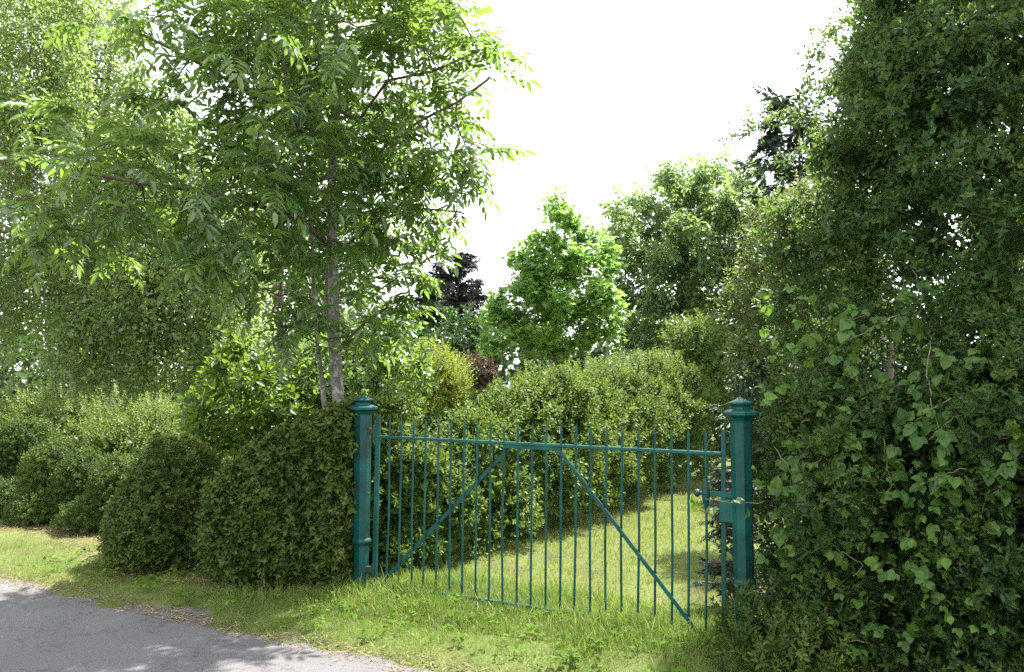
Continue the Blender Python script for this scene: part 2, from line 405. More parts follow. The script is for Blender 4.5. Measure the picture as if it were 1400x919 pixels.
def ground_mat():
    m, t, b, o = new_mat('soil and thatch'); N, L = t.nodes, t.links
    ge = N.new('ShaderNodeNewGeometry'); n1 = N.new('ShaderNodeTexNoise'); n1.inputs['Scale'].default_value = 2.2; n1.inputs['Detail'].default_value = 8; L.new(ge.outputs['Position'], n1.inputs['Vector'])
    c1 = ramp(t, [(.32, (.080, .070, .034)), (.42, (.085, .100, .034)), (.68, (.105, .125, .040))]); L.new(n1.outputs['Fac'], c1.inputs['Fac'])
    n2 = N.new('ShaderNodeTexNoise'); n2.inputs['Scale'].default_value = 60; n2.inputs['Detail'].default_value = 4; L.new(ge.outputs['Position'], n2.inputs['Vector'])
    hs = N.new('ShaderNodeHueSaturation'); mr = N.new('ShaderNodeMapRange'); mr.inputs['To Min'].default_value = .4; mr.inputs['To Max'].default_value = 1.5; L.new(n2.outputs['Fac'], mr.inputs['Value']); L.new(mr.outputs['Result'], hs.inputs['Value'])
    L.new(c1.outputs['Color'], hs.inputs['Color']); L.new(hs.outputs['Color'], b.inputs['Base Color']); b.inputs['Roughness'].default_value = 1; b.inputs['Specular IOR Level'].default_value = .1
    bp = N.new('ShaderNodeBump'); bp.inputs['Strength'].default_value = .8; bp.inputs['Distance'].default_value = .02; L.new(n2.outputs['Fac'], bp.inputs['Height']); L.new(bp.outputs['Normal'], b.inputs['Normal'])
    return m
M['ground'] = ground_mat()
def road_mat():
    m, t, b, o = new_mat('worn asphalt'); N, L = t.nodes, t.links
    ge = N.new('ShaderNodeNewGeometry')
    n1 = N.new('ShaderNodeTexNoise'); n1.inputs['Scale'].default_value = .9; n1.inputs['Detail'].default_value = 7; L.new(ge.outputs['Position'], n1.inputs['Vector'])
    c1 = ramp(t, [(.3, (.080, .076, .078)), (.5, (.100, .096, .096)), (.7, (.125, .120, .118))]); L.new(n1.outputs['Fac'], c1.inputs['Fac'])
    vo = N.new('ShaderNodeTexVoronoi'); vo.inputs['Scale'].default_value = 130; L.new(ge.outputs['Position'], vo.inputs['Vector'])
    n2 = N.new('ShaderNodeTexNoise'); n2.inputs['Scale'].default_value = 170; n2.inputs['Detail'].default_value = 3; L.new(ge.outputs['Position'], n2.inputs['Vector'])
    hs = N.new('ShaderNodeHueSaturation'); mr = N.new('ShaderNodeMapRange'); mr.inputs['From Min'].default_value = .3; mr.inputs['From Max'].default_value = .7; mr.inputs['To Min'].default_value = .62; mr.inputs['To Max'].default_value = 1.38
    L.new(n2.outputs['Fac'], mr.inputs['Value']); L.new(mr.outputs['Result'], hs.inputs['Value']); L.new(c1.outputs['Color'], hs.inputs['Color'])
    # fine cracks
    n3 = N.new('ShaderNodeTexNoise'); n3.inputs['Scale'].default_value = 1.6; n3.inputs['Detail'].default_value = 9; n3.inputs['Roughness'].default_value = .62; L.new(ge.outputs['Position'], n3.inputs['Vector'])
    c3 = ramp(t, [(.492, (1, 1, 1)), (.5, (.45, .43, .4)), (.508, (1, 1, 1))]); L.new(n3.outputs['Fac'], c3.inputs['Fac'])
    mu = N.new('ShaderNodeMix'); mu.data_type = 'RGBA'; mu.blend_type = 'MULTIPLY'; mu.inputs['Factor'].default_value = .8; L.new(hs.outputs['Color'], mu.inputs['A']); L.new(c3.outputs['Color'], mu.inputs['B'])
    L.new(mu.outputs['Result'], b.inputs['Base Color']); b.inputs['Roughness'].default_value = .85; b.inputs['Specular IOR Level'].default_value = .3
    bp = N.new('ShaderNodeBump'); bp.inputs['Strength'].default_value = .7; bp.inputs['Distance'].default_value = .006; L.new(vo.outputs['Distance'], bp.inputs['Height']); L.new(bp.outputs['Normal'], b.inputs['Normal'])
    return m
M['road'] = road_mat()

# ------------------------------------------------------------------ ground and lane
N_edge = Noise(5, .55, 3); N_bump = Noise(6, .8, 3)
def ground_z(P):
    s, t = st(P); Q = np.concatenate([P[..., :2], np.zeros(P.shape[:-1] + (1,))], -1)
    e = t - edge_t(s) + .07 * N_edge(Q * 1.6)
    near = np.clip(1 - np.abs(t) / 25, 0, 1)
    up = 1 / (1 + np.exp(-e / .035)); far = 1 / (1 + np.exp((t + 5.75) / .06))
    z = -.085 + .085 * np.maximum(up, far)
    return z + .016 * N_bump(Q) * near * np.maximum(up, far)
def axis(dense0, dense1, step, reach, g=1.35):
    a = list(np.arange(dense0, dense1, step)); d = step; x = a[-1]
    while x < reach: d *= g; x += d; a.append(x)
    d = step; x = a[0]; b = []
    while x > -reach: d *= g; x -= d; b.append(x)
    return np.array(b[::-1] + a)
S_ = axis(-8, 6, .07, 900); T_ = np.concatenate([axis(-6.2, 3.5, .075, 900)])
gs, gt = np.meshgrid(S_, T_)
P = np.stack([GL[0] + gs * U[0] + gt * V[0], GL[1] + gs * U[1] + gt * V[1], np.zeros_like(gs)], -1)
P[..., 2] = ground_z(P)
n, m_ = P.shape[:2]; ii = np.arange(n * m_).reshape(n, m_)
Q = np.stack([ii[:-1, :-1], ii[:-1, 1:], ii[1:, 1:], ii[1:, :-1]], -1).reshape(-1, 4)
tag(link('ground', make_mesh('ground', P.reshape(-1, 3), Q, smooth=True), M['ground']), None, None, kind='structure')
rs = axis(-8, 8, .5, 700); rt = np.linspace(-6.1, -.95, 22); gs, gt = np.meshgrid(rs, rt)
P = np.stack([GL[0] + gs * U[0] + gt * V[0], GL[1] + gs * U[1] + gt * V[1], np.zeros_like(gs)], -1)
P[..., 2] = -.035 + .03 * (1 - ((gt + 3.5) / 2.5) ** 2); n, m_ = P.shape[:2]; ii = np.arange(n * m_).reshape(n, m_)
Q = np.stack([ii[:-1, :-1], ii[:-1, 1:], ii[1:, 1:], ii[1:, :-1]], -1).reshape(-1, 4)
tag(link('road', make_mesh('road', P.reshape(-1, 3), Q, smooth=True), M['road']), None, None, kind='structure')

# ------------------------------------------------------------------ gate posts
def gate_post(s, label, latch):
    k = .93 if latch else 1.0; b = fr(s, 0); t = thing('gate_post', label, 'gate post', b, 'pair of gate posts'); rot = math.pi / 8 - GA
    g = Geo(); lathe(g, [(k * x, z) for x, z in [(.066, -.2), (.066, .355)]], b, 8, rot); g.obj('base', M['paint'], t)
    g = Geo(); lathe(g, [(k * x, z) for x, z in [(.071, .405), (.078, 1.425)]], b, 8, rot); g.obj('shaft', M['paint'], t)
    g = Geo(); lathe(g, [(k * x, z) for x, z in [(.068, .352), (.080, .36), (.087, .378), (.086, .392), (.076, .405), (.07, .408)]], b, 8, rot); g.obj('collar', M['paint'], t)
    g = Geo(); lathe(g, [(k * x, z) for x, z in [(.080, 1.42), (.083, 1.432), (.089, 1.436), (.095, 1.446), (.104, 1.456), (.120, 1.463), (.127, 1.470), (.127, 1.484), (.122, 1.492), (.092, 1.500), (.074, 1.508)]], b, 8, rot)
    c = g.obj('cap', M['paint'], t)
    g = Geo(); lathe(g, [(k * x, z) for x, z in [(.066, 1.503), (.064, 1.52), (.070, 1.532), (.086, 1.540), (.088, 1.549), (.080, 1.556), (.045, 1.568), (.022, 1.576), (.016, 1.584), (.004, 1.588)]], b, 8, rot); g.obj('finial', M['paint'], c)
    if latch:
        g = Geo(); beam(g, fr(s - .145, -.012, .835), fr(s - .055, -.012, .835), .032, .150); g.obj('latch_plate', M['paint'], t)
    else:
        for z in (1.29, .16):
            g = Geo(); beam(g, fr(s + .05, -.005, z), fr(s + .135, -.005, z), .035, .05); h = g.obj('hinge_bracket', M['iron'], t)
            g = Geo(); lathe(g, [(k * x, z) for x, z in [(.016, -.05), (.019, -.046), (.019, .046), (.016, .05)]], fr(s + .128, -.005, z), 10); g.obj('hinge_pin', M['paint'], h)
    return t
gate_post(0, 'teal octagonal iron gate post with hinge brackets, beside the ash tree and clipped hedge', False)
gate_post(3.10, 'teal octagonal iron gate post with latch plate, half swallowed by the overgrown bramble hedge', True)

# ------------------------------------------------------------------ gate
GS0, GS1 = .15, 2.975; SAG = math.radians(-.75)
gate = thing('metal_gate', 'teal painted iron field gate with spiked bars between two octagonal posts', 'gate', fr(GS0, 0))
def gp(s, z, t=0.0):
    """gate plane, sagging a little about the hinge"""
    a = s - GS0
    return fr(GS0 + a * math.cos(SAG) - (z - .7) * math.sin(SAG), t, .7 + (z - .7) * math.cos(SAG) + a * math.sin(SAG))
UP3 = np.array([U[0], U[1], 0.0]); VN3 = np.array([V[0], V[1], 0.0])
nbar = 25; TOPZ, RAILZ, BOTZ = 1.405, 1.245, .055
rng = np.random.default_rng(3)
for k in range(nbar):
    s = GS0 + (GS1 - GS0) * k / (nbar - 1); g = Geo()
    if k == 0:
        beam(g, gp(s, .0), gp(s, TOPZ + .02), .026, .042, UP3); g.obj('hinge_stile', M['paint'], gate); continue
    if k == nbar - 1:
        beam(g, gp(s, .03), gp(s, TOPZ + .0), .018, .030, UP3); g.obj('latch_stile', M['paint'], gate); continue
    bow = rng.normal(0, .004); pts = [gp(s + rng.normal(0, .003), BOTZ - .02), gp(s + bow, .6), gp(s, RAILZ - .05), gp(s + rng.normal(0, .002), TOPZ - .055)]
    ax = np.array([UP3, VN3, [0, 0, 1]])
    r = .0085; n = 8; v = []; f = []
    tip = pts[-1] + np.array([0, 0, .058 + rng.normal(0, .004)])
    rings = [(pts[0], r), (pts[1], r), (pts[2], r), (pts[3], r), (pts[3] + np.array([0, 0, .006]), r * 1.12), (pts[3] + np.array([0, 0, .03]), r * .62), (tip, .0012)]
    for p, rr in rings:
        for i in range(n):
            a = 2 * math.pi * (i + .5) / n; v.append(p + UP3 * rr * math.cos(a) + VN3 * rr * math.sin(a))
    for q in range(len(rings) - 1):
        for i in range(n):
            j = (i + 1) % n; a, b_, c, d = q*n+i, q*n+j, (q+1)*n+j, (q+1)*n+i; f += [(a, c, b_), (a, d, c)]
    g.add(v, f); g.obj('bar', M['paint'], gate, smooth=False)
g = Geo(); beam(g, gp(GS0 + .013, RAILZ), gp(GS1 - .01, RAILZ), .034, .024); g.obj('top_rail', M['paint'], gate)
g = Geo(); beam(g, gp(GS0 + .013, BOTZ), gp(GS1 - .16, BOTZ), .036, .016); g.obj('bottom_rail', M['paint'], gate)
g = Geo(); beam(g, gp(1.32, RAILZ - .022), gp(1.80, RAILZ - .022), .020, .030); g.obj('brace_plate', M['paint'], gate)
g = Geo(); beam(g, gp(.22, .08, .022), gp(1.37, RAILZ - .03, .022), .010, .030); g.obj('diagonal_brace', M['paint'], gate)
g = Geo(); beam(g, gp(1.78, RAILZ - .02, -.022), gp(2.83, .03, -.022), .012, .027); g.obj('diagonal_brace', M['paint'], gate)
sl = GS0 + (GS1 - GS0) * 23 / 24
g = Geo(); beam(g, gp(sl - .02, .975), gp(3.055, .975 - SAG * 0.2), .016, .034); bolt = g.obj('latch_bolt', M['paint'], gate)
ax = np.array([[0, 0, 1.0], VN3, -UP3])
g = Geo(); lathe(g, [(.012, 0), (.012, .02), (.022, .026), (.028, .04), (.022, .054), (.008, .06)], gp(sl - .018, .975), 12, 0, ax); g.obj('knob', M['paint'], bolt)
g = Geo(); lathe(g, [(.010, -.10), (.014, -.085), (.024, -.045), (.030, 0), (.024, .045), (.014, .085), (.010, .10)], gp(sl, .975), 12); g.obj('bolt_guide', M['paint'], gate)
g = Geo(); beam(g, gp(sl + .05, .955, -.022), gp(sl + .05, .865, -.022), .016, .012, UP3); beam(g, gp(sl + .05, .885, -.024), gp(sl + .05, .845, -.024), .034, .014, UP3); g.obj('hasp', M['iron'], gate)

# ------------------------------------------------------------------ plants
VIEW = np.array([0, 0, EYE])
def scatter_leaves(name_geo, rng, leaf_tpls, P, spread, S, up=.35, out=None):
    n = len(P); D = rand_dir(rng, n) * spread
    if out is not None: D = D + out
    D = norm(D + np.array([0, 0, up])); N = rand_dir(rng, n) * .7 + np.array([0, 0, 1.0])
    scatter(name_geo, rng, leaf_tpls, P, D, N, S)

LEAF_ASH = leafn([(.28, .145), (.66, .14)], .45, .16)
LEAF_OV = leafh(.26, .08, .12)
LEAF_PR = leafh(.20, .07, .12)
LEAF_S = leaf2(.27, .09, .08)
LEAF_R = leafn([(.08, .15), (.30, .36), (.56, .38), (.80, .20)], .28, .22, .05)
LEAF_LANCE = leafn([(.3, .17), (.65, .14)], .3, .15)

# ---- ash tree beside the left gate post
def ash():
    rng = np.random.default_rng(11)
    base = np.array([-1.60, 7.42, 0.0])
    t = thing('ash_tree', 'young ash tree with long glossy compound leaves, rising from the hedge by the gate post', 'tree', base)
    tr = [base + (0.06, 0, -.1)] + [W(px, py, d) for px, py, d in [(467, 640, 7.4), (463, 560, 7.4), (459, 480, 7.4), (456, 410, 7.4), (455, 340, 7.4), (453, 270, 7.42), (455, 210, 7.45), (461, 150, 7.45), (463, 90, 7.45), (458, 30, 7.45), (452, -40, 7.4), (448, -85, 7.4), (440, -130, 7.4)]]
    second = [W(px, py, d) for px, py, d in [(448, 600, 7.36), (441, 530, 7.34), (434, 470, 7.32), (429, 410, 7.3), (428, 350, 7.26), (424, 290, 7.2), (412, 220, 7.1), (395, 140, 7.0), (385, 60, 6.95)]]
    third = [W(px, py, d) for px, py, d in [(463, 600, 7.5), (456, 520, 7.55), (449, 450, 7.6), (446, 380, 7.7), (452, 310, 7.9), (470, 250, 8.1), (500, 190, 8.3)]]
    nodes = list(tr); par = list(range(-1, len(tr) - 1))
    def chain(pts, at):
        p = at
        for q in pts: nodes.append(q); par.append(p); p = len(nodes) - 1
        return p
    chain(second, 0); chain(third, 0)
    # limbs the photograph shows
    chain([W(500, 235, 7.3), W(530, 195, 7.2), W(575, 165, 7.1), (W(625, 140, 7.0)), W(668, 108, 6.95)], 6)
    chain([W(490, 165, 7.4), W(530, 110, 7.35), W(590, 98, 7.3), W(650, 72, 7.25)], 8)
    chain([W(430, 195, 7.2), W(385, 150, 7.0), W(330, 120, 6.8), W(260, 80, 6.7), W(190, 45, 6.6)], 7)
    chain([W(410, 300, 7.1), W(350, 280, 6.8), W(280, 262, 6.6), W(190, 250, 6.4), W(110, 235, 6.3), W(50, 270, 6.3)], 5)
    chain([W(480, 330, 7.6), W(520, 300, 7.8), W(575, 285, 7.9), W(630, 290, 7.9)], 5)
    chain([W(500, 440, 7.7), W(530, 420, 7.9), W(555, 430, 8.1)], 3)
    L = []
    def lobe(px, py, d, r, rd=None, rz=None):
        k = d / F_PX; L.append((W(px, py, d), np.array([r * k, (rd or r) * k, (rz or r) * k])))
    lobe(430, 150, 7.3, 150, 260, 170); lobe(600, 90, 7.1, 100, 150, 75); lobe(640, 215, 7.0, 62, 100, 55); lobe(560, 230, 7.2, 80, 130, 80)
    lobe(570, 335, 7.7, 55, 90, 50); lobe(520, 420, 7.9, 45, 60, 70); lobe(200, 235, 6.4, 130, 150, 90); lobe(70, 285, 6.3, 75, 100, 50)
    lobe(290, 330, 6.5, 110, 150, 65); lobe(390, 405, 6.7, 48, 70, 55); lobe(240, 150, 6.6, 90, 130, 50); lobe(300, 60, 6.9, 110, 150, 70)
    lobe(430, -60, 7.3, 170, 200, 90); lobe(560, -5, 7.1, 100, 150, 60); lobe(400, 300, 7.0, 110, 200, 70); lobe(470, 290, 8.2, 120, 120, 90); lobe(150, 330, 6.6, 90, 110, 35)
    lobe(150, 40, 6.9, 50, 80, 40); lobe(505, 455, 7.5, 42, 50, 45); lobe(400, 445, 6.9, 50, 60, 40); lobe(555, 395, 7.7, 42, 60, 50); lobe(430, 360, 6.9, 60, 60, 60); lobe(40, 330, 6.3, 60, 80, 28); lobe(120, 190, 6.5, 80, 100, 50); lobe(340, 400, 6.6, 70, 90, 45); lobe(470, 380, 7.0, 60, 60, 60); lobe(660, 60, 7.0, 45, 60, 50)
    att = lobes_points(rng, L, 1500)
    Pn, pr = colonize(nodes, par, att, .14, .9, .2, rng, 60, (0, 0, .08))
    R = pipe_radii(Pn, pr, .0036, 2.15); R = np.minimum(R * 1.0, .075)
    main = np.arange(len(Pn)) < len(nodes)
    R[:len(tr)] = np.interp(np.arange(len(tr)), [0, 5, 12], [.062, .047, .020])
    i0 = len(tr); R[i0:i0 + len(second)] = np.interp(np.arange(len(second)), [0, 8], [.024, .013]); i1 = i0 + len(second); R[i1:i1 + len(third)] = np.interp(np.arange(len(third)), [0, 6], [.020, .014])
    R[i1 + len(third):len(nodes)] = np.minimum(np.maximum(R[i1 + len(third):len(nodes)], .012), .026)
    R[len(nodes):] = np.minimum(R[len(nodes):], .014)
    sel = np.zeros(len(Pn), bool); sel[:len(tr)] = True
    g = Geo(); tubes(g, Pn, pr, R, 12, sel); g.obj('trunk', M['ash_bark'], t, smooth=True)
    for a, b in ((i0, i1), (i1, i1 + len(third))):
        sel = np.zeros(len(Pn), bool); sel[a:b] = True; g = Geo(); tubes(g, Pn, pr, R, 8, sel); g.obj('side_stem', M['ash_bark'], t, smooth=True)
    starts = [i for i in range(i1 + len(third), len(nodes)) if pr[i] != i - 1] + [len(nodes)]
    for a, b in zip(starts[:-1], starts[1:]):
        sel = np.zeros(len(Pn), bool); sel[a:b] = True; g = Geo(); tubes(g, Pn, pr, R, 6, sel); g.obj('limb', M['bark'], t, smooth=True)
    sel = np.arange(len(Pn)) >= len(nodes); g = Geo(); tubes(g, Pn, pr, R, 4, sel); g.obj('twigs', M['twig'], t, 'stuff')
    # compound leaves towards the ends of the twigs
    D = dirs_of(Pn, pr); kids = np.bincount(pr[pr >= 0], minlength=len(Pn)); young = (R < .009) & (np.arange(len(Pn)) >= len(nodes))
    idx = np.where(young)[0]; cnt = np.where(kids[idx] == 0, 5, 1 + (idx % 3 == 0)); idx = np.repeat(idx, cnt)
    n = len(idx); out = D[idx]; side = rand_dir(rng, n); side[:, 2] = side[:, 2] * .4 + .1
    Dl = norm(out * .45 + side * .9 + np.array([0, 0, -.05])); N = np.array([0, 0, 1.0]) + .38 * rand_dir(rng, n)
    P = Pn[idx] - D[idx] * (rng.random(n) * .12)[:, None]; S = rng.uniform(.75, 1.2, n)
    tp = [pinnate(rng, LEAF_ASH, 4 + (q % 2), .27, .128, rng.uniform(.15, .75)) for q in range(6)]
    tp_far = [pinnate(rng, leafh(.165, .06, .14), 4 + (q % 2), .27, .128, rng.uniform(.15, .75)) for q in range(8)]
    # the nearest, largest-looking leaves are parts of their own
    dist = np.linalg.norm(P - VIEW, axis=1); sx = P[:, 0] / P[:, 1]; sz = (P[:, 2] - EYE) / P[:, 1]
    vis = (np.abs(sx) < .62) & (sz < .47); score = np.where(vis, dist, 99); order = np.argsort(score)[:300]
    mask = np.zeros(n, bool); mask[order] = True
    g = Geo(); scatter(g, rng, tp_far, P[~mask], Dl[~mask], N[~mask], S[~mask]); g.obj('foliage', M['ash'], t, 'stuff')
    mes = [make_mesh('leaf', tv, tf, .15 * np.modf(tl * .618)[0]) for tv, tf, tl in tp]
    for me in mes: me.materials.append(M['ash'])
    for i in order:
        d = norm(Dl[i][None])[0]; nn = norm((N[i] - d * (N[i] @ d))[None])[0]; x = np.cross(d, nn)
        o = link('leaf', mes[int(rng.integers(0, 6))], None, t)
        mm = Matrix(((x[0], d[0], nn[0], P[i, 0]), (x[1], d[1], nn[1], P[i, 1]), (x[2], d[2], nn[2], P[i, 2]), (0, 0, 0, 1))) @ Matrix.Scale(float(S[i]), 4)
        o.matrix_basis = mm
    return n
nash = ash()

# ---- shells of foliage over lumpy bodies
def ellip_surface(rng, lobes, n, zmin=.05):
    """points on the outside of a union of ellipsoids with outward normals"""
    C = np.array([c for c, _ in lobes], float); R = np.array([r for _, r in lobes], float)
    ar = np.array([(r[0] * r[1] + r[1] * r[2] + r[0] * r[2]) for r in R]); k = rng.choice(len(R), int(n * 1.0), p=ar / ar.sum())
    d = rand_dir(rng, len(k)); P = C[k] + d * R[k]; N = norm(d / R[k])
    ok = P[:, 2] > zmin
    for c, r in zip(C, R): ok &= (((P - c) / r) ** 2).sum(1) > .93
    return P[ok], N[ok]
def shell(geo, rng, P, N, tpls, size, lump=.06, lfreq=2.0, depth=.10, dirn=.7, up=.5, rand=.6, seed=1, rnd=None):
    nf = Noise(seed, lfreq, 2); P = P + N * (lump * nf(P))[:, None] - N * (rng.exponential(depth * .5, len(P)))[:, None]
    P = P + N * ((rng.random(len(P)) < .03) * rng.uniform(.03, .08, len(P)))[:, None]
    D = norm(N * dirn + np.array([0, 0, up]) + rand * rand_dir(rng, len(P)))
    S = size * rng.uniform(.75, 1.25, len(P))
    scatter(geo, rng, tpls, P, D, rand_dir(rng, len(P)) * .8 + np.array([0, 0, .8]) + N * .3, S, rnd)
def filler(geo, rng, P, N, depth0, depth1, size, leaf=None):
    """large shaded leaves deep inside"""
    P = P - N * rng.uniform(depth0, depth1, len(P))[:, None]
    scatter(geo, rng, [leaf or LEAF_OV], P, rand_dir(rng, len(P)), N + .5 * rand_dir(rng, len(P)), size * rng.uniform(.7, 1.3, len(P)))

rngT = np.random.default_rng(21)
SPR_BOX = [sprig(rngT, LEAF_S, 4, .075, .036, 66) for _ in range(4)]
SPR_CLIP = [sprig(rngT, LEAF_OV, 3, .075, .052, 64) for _ in range(4)]
SPR_PRIV = [sprig(rngT, LEAF_PR, 4, .10, .052, 50) for _ in range(4)]
SPR_DRIVE = [sprig(rngT, LEAF_S, 4, .14, .060, 52) for _ in range(4)]
SPR_HAW = [sprig(rngT, LEAF_S, 4, .13, .046, 60) for _ in range(4)]
SPR_FINE = [sprig(rngT, LEAF_S, 5, .20, .055, 50) for _ in range(3)]
SPR_LUSH = [sprig(rngT, LEAF_OV, 3, .16, .11, 62) for _ in range(4)]

def stems(t, pts, mat='twig', r=.008, k=4):
    for p, q in pts:
        g = Geo(); p = np.array(p); q = np.array(q); m = (p + q) / 2 + np.random.default_rng(int(abs(p[0] * 977 + p[1] * 331)) % 9999).normal(0, .03, 3)
        tube_path(g, [p, m, q], [r, r * .85, r * .6], k); g.obj('stem', M[mat], t)

def bush(name, label, cat, lobes, mat, tpls, n, size, lump, lfreq, depth, seed, group=None, base=None, fill=None, up=.5, rand=.6, nstem=5, fsize=.10, zmin=.05, cull=False):
    rng = np.random.default_rng(seed); C0 = np.array([c for c, _ in lobes]).mean(0)
    b = base if base is not None else np.array([C0[0], C0[1], 0.0]); t = thing(name, label, cat, b, group)
    P, N = ellip_surface(rng, lobes, n, zmin); g = Geo()
    if cull:                                          # the side away from the lane needs fewer twigs
        ss, _ = st(P); k = ((N @ np.array([V[0], V[1], 0])) < .35) & (ss < 6.3); k |= rng.random(len(P)) < .10; P, N = P[k], N[k]
    shell(g, rng, P, N, tpls, size, lump, lfreq, depth, .7, up, rand, seed)
    fn = fill if fill is not None else n // 3
    if fn:
        P, N = ellip_surface(rng, lobes, fn, zmin)
        if cull: k = ((N @ np.array([V[0], V[1], 0])) < .35) & (st(P)[0] < 6.5); k |= rng.random(len(P)) < .15; P, N = P[k], N[k]
        filler(g, rng, P, N, .10 if not cull else .2, .30 if not cull else .5, fsize)
    Q = lobes_points(rng, [(c, np.maximum(np.asarray(r) - .22, .25 * np.asarray(r))) for c, r in lobes], max(fn // 4, 60)); Q = Q[Q[:, 2] > zmin]; scatter(g, rng, [LEAF_OV], Q, rand_dir(rng, len(Q)), rand_dir(rng, len(Q)), fsize * 1.3 * rng.uniform(.8, 1.4, len(Q)))
    g.obj('foliage', M[mat], t, 'stuff')
    if nstem:
        pts = []
        for k in range(nstem):
            c, r = lobes[int(rng.integers(0, len(lobes)))]
            x = rng.uniform(-.5, .5) * r[0]; y = rng.uniform(-.6, .3) * r[1]
            pts.append(((c[0] + x * .6, c[1] + y * .6, -.03), (c[0] + x, c[1] + y, c[2] + .2 * r[2])))
        stems(t, pts)
    return t

# ---- clipped hedge on the left of the gate
def clipped_wedge():
    rng = np.random.default_rng(31); t = thing('clipped_hedge', 'dark clipped wedge of hedge sloping up to the teal hinge post', 'hedge', fr(-.7, .1))
    def top(s): return np.interp(s, [-1.40, -1.35, -1.25, -1.05, -.6, -.1, .1], [.30, .62, .86, 1.00, 1.24, 1.50, 1.46])
    n = 7500; s = rng.uniform(-1.40, -.06, n); h = top(s); front = np.interp(s, [-1.40, -1.2, -.6, -.1], [-.24, -.50, -.46, -.20]); back = .75
    per = rng.random(n); P = np.zeros((n, 3)); N = np.zeros((n, 3))
    a = per < .55; b = (per >= .55) & (per < .85); c = per >= .85
    z = np.where(a, rng.random(n) * h, np.where(b, h, rng.random(n) * h))
    tt = np.where(a, front, np.where(b, front + (back - front) * rng.random(n), back))
    rnd_ = .10; k = np.clip((z - (h - .22)) / .22, 0, 1); tt = np.where(a, tt + .16 * k ** 2, tt); z = np.where(b, z - .10 * np.clip(1 - (tt - front) / .3, 0, 1) ** 2, z)
    under = np.clip(1 - z / .28, 0, 1); tt = np.where(a, tt + .16 * under ** 1.5, tt)
    for i, q in ((a, -1), (c, 1)): N[i] = np.array([V[0] * q, V[1] * q, .15])
    N[b] = (-U[0] * .25, -U[1] * .25, 1.0)
    P[:, :2] = GL + s[:, None] * U + tt[:, None] * V; P[:, 2] = z; N = norm(N)
    keep = (z > .12) | (rng.random(n) < .4); P, N = P[keep], N[keep]
    g = Geo(); shell(g, rng, P, N, SPR_CLIP, 1.0, .025, 2.4, .06, .45, .35, .9, 31)
    j = rng.choice(len(P), 5000); filler(g, rng, P[j], N[j], .08, .28, .09); g.obj('foliage', M['clip'], t, 'stuff')
    pts = []
    for k in range(26):
        s0 = rng.uniform(-1.3, -.1); f0 = np.interp(s0, [-1.40, -1.2, -.6, -.1], [-.24, -.50, -.46, -.20]) + rng.uniform(.06, .3)
        pts.append((fr(s0, f0, -.03), fr(s0 + rng.normal(0, .08), f0 + rng.normal(0, .05), rng.uniform(.4, .75))))
    stems(t, pts, 'dead', .007)
    # ivy and young ash shoots standing round the trunk
    return t
clipped_wedge()
def E(s, t, z, a, b, c):
    return (fr(s, t, z), np.array([a, b, c]))
def plx(px, py, d, rx, rz, ry=None):
    k = d / F_PX; return (W(px, py, d), np.array([rx * k, (ry if ry else rx) * k, rz * k]))
GM = 'clipped mounds along the lane'
bush('topiary_dome', 'tall clipped green dome bush next to the wedge of hedge', 'bush',
     [E(-2.28, .08, .58, .44, .44, .57), E(-2.33, -.02, .28, .49, .46, .54), E(-1.66, .08, .16, .28, .28, .34)], 'clip', SPR_CLIP, 6500, .82, .012, 2.5, .035, 41, GM, fill=3500, fsize=.09, up=.3, rand=.95)
bush('clipped_mound', 'low double topped clipped mound beyond the tall dome bush', 'bush',
     [plx(116, 668, 9.9, 36, 46), plx(160, 672, 9.4, 32, 46), plx(140, 715, 9.5, 52, 34), plx(190, 725, 9.0, 34, 34)], 'clip', SPR_BOX, 6500, 1.0, .01, 2.2, .04, 42, GM, fill=2500, fsize=.10, up=.3, rand=.95)
bush('clipped_mound', 'small round topped clipped mound overlapping a larger rounder one', 'bush',
     [plx(74, 654, 10.1, 37, 46), plx(66, 705, 9.9, 46, 34)], 'clip', SPR_BOX, 4600, 1.05, .01, 2.2, .04, 43, GM, fill=1800, fsize=.10, up=.3, rand=.95)
bush('clipped_mound', 'big round clipped mound with pale sunlit crown, last along the lane', 'bush',
     [plx(30, 636, 10.9, 46, 60), plx(8, 700, 10.4, 48, 42)], 'clip', SPR_BOX, 5600, 1.1, .01, 2.0, .04, 44, GM, fill=2200, fsize=.10, up=.3, rand=.95)
bush('clipped_mound', 'loose shaggy hedge mound running on beyond the big round mound', 'bush',
     [plx(-70, 640, 11.2, 70, 60), plx(-170, 640, 12, 80, 60), plx(-290, 640, 13, 90, 60)], 'clip', SPR_BOX, 2500, 1.6, .07, 2.0, .1, 45, GM, fill=1500, fsize=.12)

